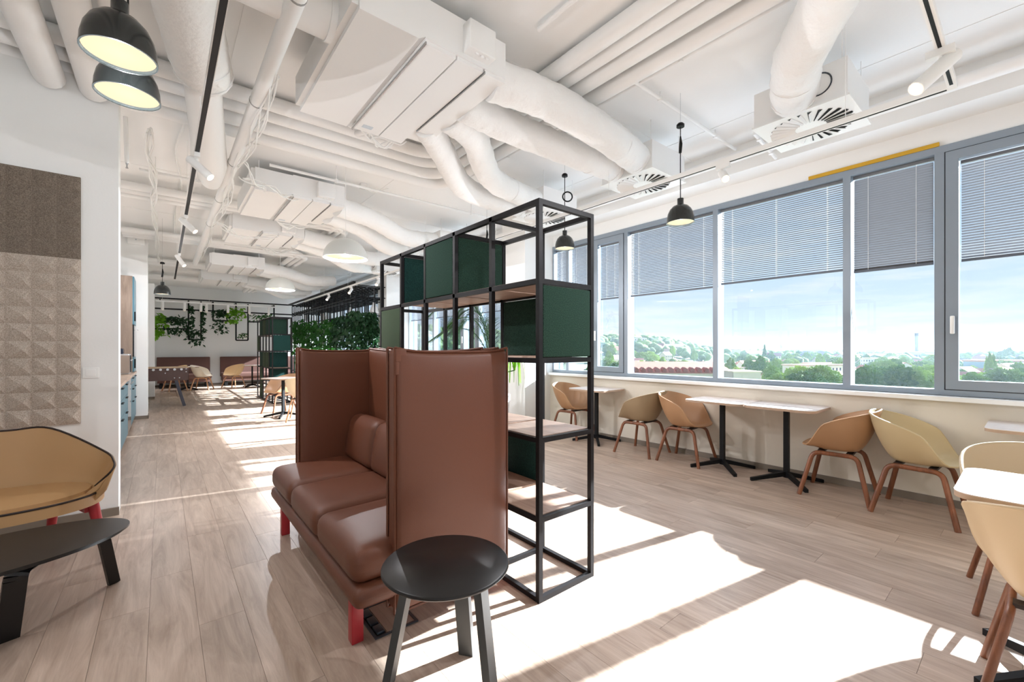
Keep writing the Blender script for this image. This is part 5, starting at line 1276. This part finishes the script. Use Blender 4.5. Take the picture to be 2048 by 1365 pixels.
for k, (w, l, h, rh, fl_) in enumerate(((8, 10, 5.5, 3, 0), (8, 14, 6, 3.2, 0), (9, 9, 6, 3.5, 0), (10, 22, 7, 3, 0), (12, 26, 9, 0, 1), (8, 8, 4, 3, 0))):
    wl, rf, wn = house_parts(w, l, h, rh, k, fl_)
    protos.append([(wl.mesh('house_wall', M_HW[(k + q) % 4]), rf.mesh('house_roof', M_RF[(k + q) % 6 if not fl_ else 3 + q % 3]), wn.mesh('house_windows', M_PANE)) for q in range(3)])
G_H = 'small houses in the town outside'
def house(px, d, k, q, rz, s=1.0, dz=0.0, label=None, group=G_H):
    p = gpos(px, d, dz); h_ = bpy.data.objects.new('house', None); COL.objects.link(h_); h_.location = p; h_.rotation_euler = (0, 0, rz); h_.scale = (s, s, s)
    tag(h_, label or '%s house with %s %s' % (('small', 'long', 'square', 'row', 'flat roofed', 'tiny')[k], ('red roof', 'pale roof', 'brown roof')[(q + k) % 3] if k != 4 else 'grey top', where(px, d)), 'house', group)
    a, b, c = protos[k][q]; link_mesh('walls', a, h_); link_mesh('roof', b, h_); link_mesh('windows', c, h_)
    return h_
FA = -AZ
cnt = 0
while cnt < 120:
    px = rt.uniform(1200, 2090); d = rt.uniform(190, 700)
    if 1905 > px > 1870: continue
    house(px, d, rt.choice((0, 0, 1, 2, 3, 5, 4)), rt.randrange(3), FA + rt.choice((0, PI / 2, 0.4, -0.5, 1.1)), rt.uniform(0.8, 1.15)); cnt += 1
house(1739, 150, 5, 2, FA + PI / 2 + 0.3, 0.62, 0, 'small white gabled house at the foot of the narrow window', None)
house(1500, 255, 1, 0, FA + 0.3, 1.05, 1.5, 'red roofed house left of the dark conifer outside', None)
# terrace with dormers under the second window
t = thing('terrace_row', 'long terrace with pink tiled roof and a row of dormers below the window', 'house', tuple(gpos(1340, 112)), FA + rad(-4))
wz = -4.6 - ground(1340, 112)
MB().box(-11, 12, -5, 5, -4, wz).build('walls', M_HW[0], t).matrix_parent_inverse = Matrix()
for x in t.children: x.location = (0, 0, 0)
def loc_build(mb, name, m_, parent):
    o = bpy.data.objects.new(name, mb.mesh(name, m_)); COL.objects.link(o); o.parent = parent; return o
for o in list(t.children): bpy.data.objects.remove(o)
loc_build(MB().box(-11, 12, -5, 5, -4, wz), 'walls', M_HW[0], t)
loc_build(MB().add([(-11.3, -5.4, wz - 0.2), (12.3, -5.4, wz - 0.2), (12.3, 0, wz + 2.6), (-11.3, 0, wz + 2.6), (12.3, 5.4, wz - 0.2), (-11.3, 5.4, wz - 0.2)], [(0, 1, 2, 3), (3, 2, 4, 5), (0, 3, 5), (1, 4, 2), (0, 5, 4, 1)]), 'roof', M_RF[1], t)
for k in range(13): 
    x = -10.2 + k * 1.72
    o = loc_build(MB().add([(x, -5.1, wz), (x + 1.0, -5.1, wz), (x + 1.0, -5.1, wz + 0.8), (x + 0.5, -5.1, wz + 1.25), (x, -5.1, wz + 0.8), (x, -2.7, wz + 0.9), (x + 1.0, -2.7, wz + 0.9), (x + 0.5, -2.4, wz + 1.3)], [(0, 1, 2, 3, 4), (4, 3, 7, 5), (3, 2, 6, 7), (0, 4, 5), (1, 6, 2)]), 'dormer', M_RF[2], t)
t = thing('flat_roofed_block', 'low block with a pale flat roof at the foot of the wide window', 'building', tuple(gpos(1478, 104)), FA)
wz = -4.2 - ground(1478, 104)
loc_build(MB().box(-3.4, 3.0, -4, 4, -4, wz), 'walls', M_HW[1], t); loc_build(MB().box(-3.6, 3.2, -4.2, 4.2, wz, wz + 0.3), 'roof', mat('pale_roof', (226, 212, 192), 0.8), t)
for px, d, l, h, lab in ((1800, 640, 90, 12, 'long low industrial hall on the horizon left of the chimney'), (1850, 560, 70, 10, 'long low industrial hall on the horizon by the chimney'), (2010, 300, 42, 9, 'long blue and pink factory hall outside the right window'), (1640, 720, 80, 12, 'long apartment slab on the horizon in the wide window'), (1930, 700, 60, 9, 'long hall on the horizon beside the right window frame')):
    t = thing('factory_hall', lab, 'building', tuple(gpos(px, d)), FA, 'long halls on the horizon')
    loc_build(MB().box(-l / 2, l / 2, -8, 8, -5, h), 'walls', mat('hall_blue', (150, 166, 190), 0.7) if px == 2010 else M_HW[1], t); loc_build(MB().box(-l / 2 - 0.5, l / 2 + 0.5, -8.5, 8.5, h, h + 1.2), 'roof', M_RF[1] if px == 2010 else M_RF[5], t)
    for k in range(int(l / 6)): loc_build(MB().box(-l / 2 + 1 + k * 6, -l / 2 + 5.4 + k * 6, -8.1, -8.0, h * 0.45, h * 0.7), 'window_band', M_PANE, t)
# chimney and television tower
p = gpos(1833, 600); zt = EYE + (HY - 667) / F * 600
t = thing('factory_chimney', 'tall factory chimney rising above the horizon', 'chimney', tuple(p))
h = zt - p.z
loc_build(MB().lathe([(2.2, -3), (1.75, h - 2)], (0, 0, 0), 18), 'shaft', mat('chimney_concrete', (96, 100, 112), 0.8), t)
loc_build(MB().lathe([(2.2, h - 3.6), (2.2, h - 2.6), (1.8, h - 2.6), (1.8, h - 1), (2.2, h - 1), (2.2, h), (1.4, h), (1.4, h - 1.6)], (0, 0, 0), 18), 'crown_ring', mat('chimney_dark', (60, 64, 74), 0.8), t)
p = gpos(1562, 900); h = EYE + (HY - 682) / F * 900 - p.z
t = thing('television_tower', 'slender television tower on the horizon', 'tower', tuple(p))
loc_build(MB().lathe([(2.8, -3), (2.2, h * 0.55), (3.0, h * 0.6), (3.0, h * 0.7), (1.4, h * 0.74)], (0, 0, 0), 14), 'shaft', mat('tower_concrete', (150, 158, 172), 0.8), t)
loc_build(MB().lathe([(1.3, h * 0.74), (0.7, h * 0.88), (0.25, h)], (0, 0, 0), 10), 'mast', mat('tower_concrete', (150, 158, 172), 0.8), t)

# summer haze lying over the town
hz = bpy.data.materials.new('summer_haze'); hz.use_nodes = True; N = hz.node_tree.nodes; N.clear()
ho = N.new('ShaderNodeOutputMaterial'); vsn = N.new('ShaderNodeVolumeScatter'); vsn.inputs['Color'].default_value = (0.66, 0.83, 1.0, 1); vsn.inputs['Density'].default_value = 0.00022; vsn.inputs['Anisotropy'].default_value = 0.25
hz.node_tree.links.new(vsn.outputs[0], ho.inputs['Volume'])
hzo = MB().box(45, 7000, -5000, 7000, GZ - 10, 16).build('haze', hz)
tag(hzo, 'thin blue summer haze over the distant town', 'haze', kind='stuff')
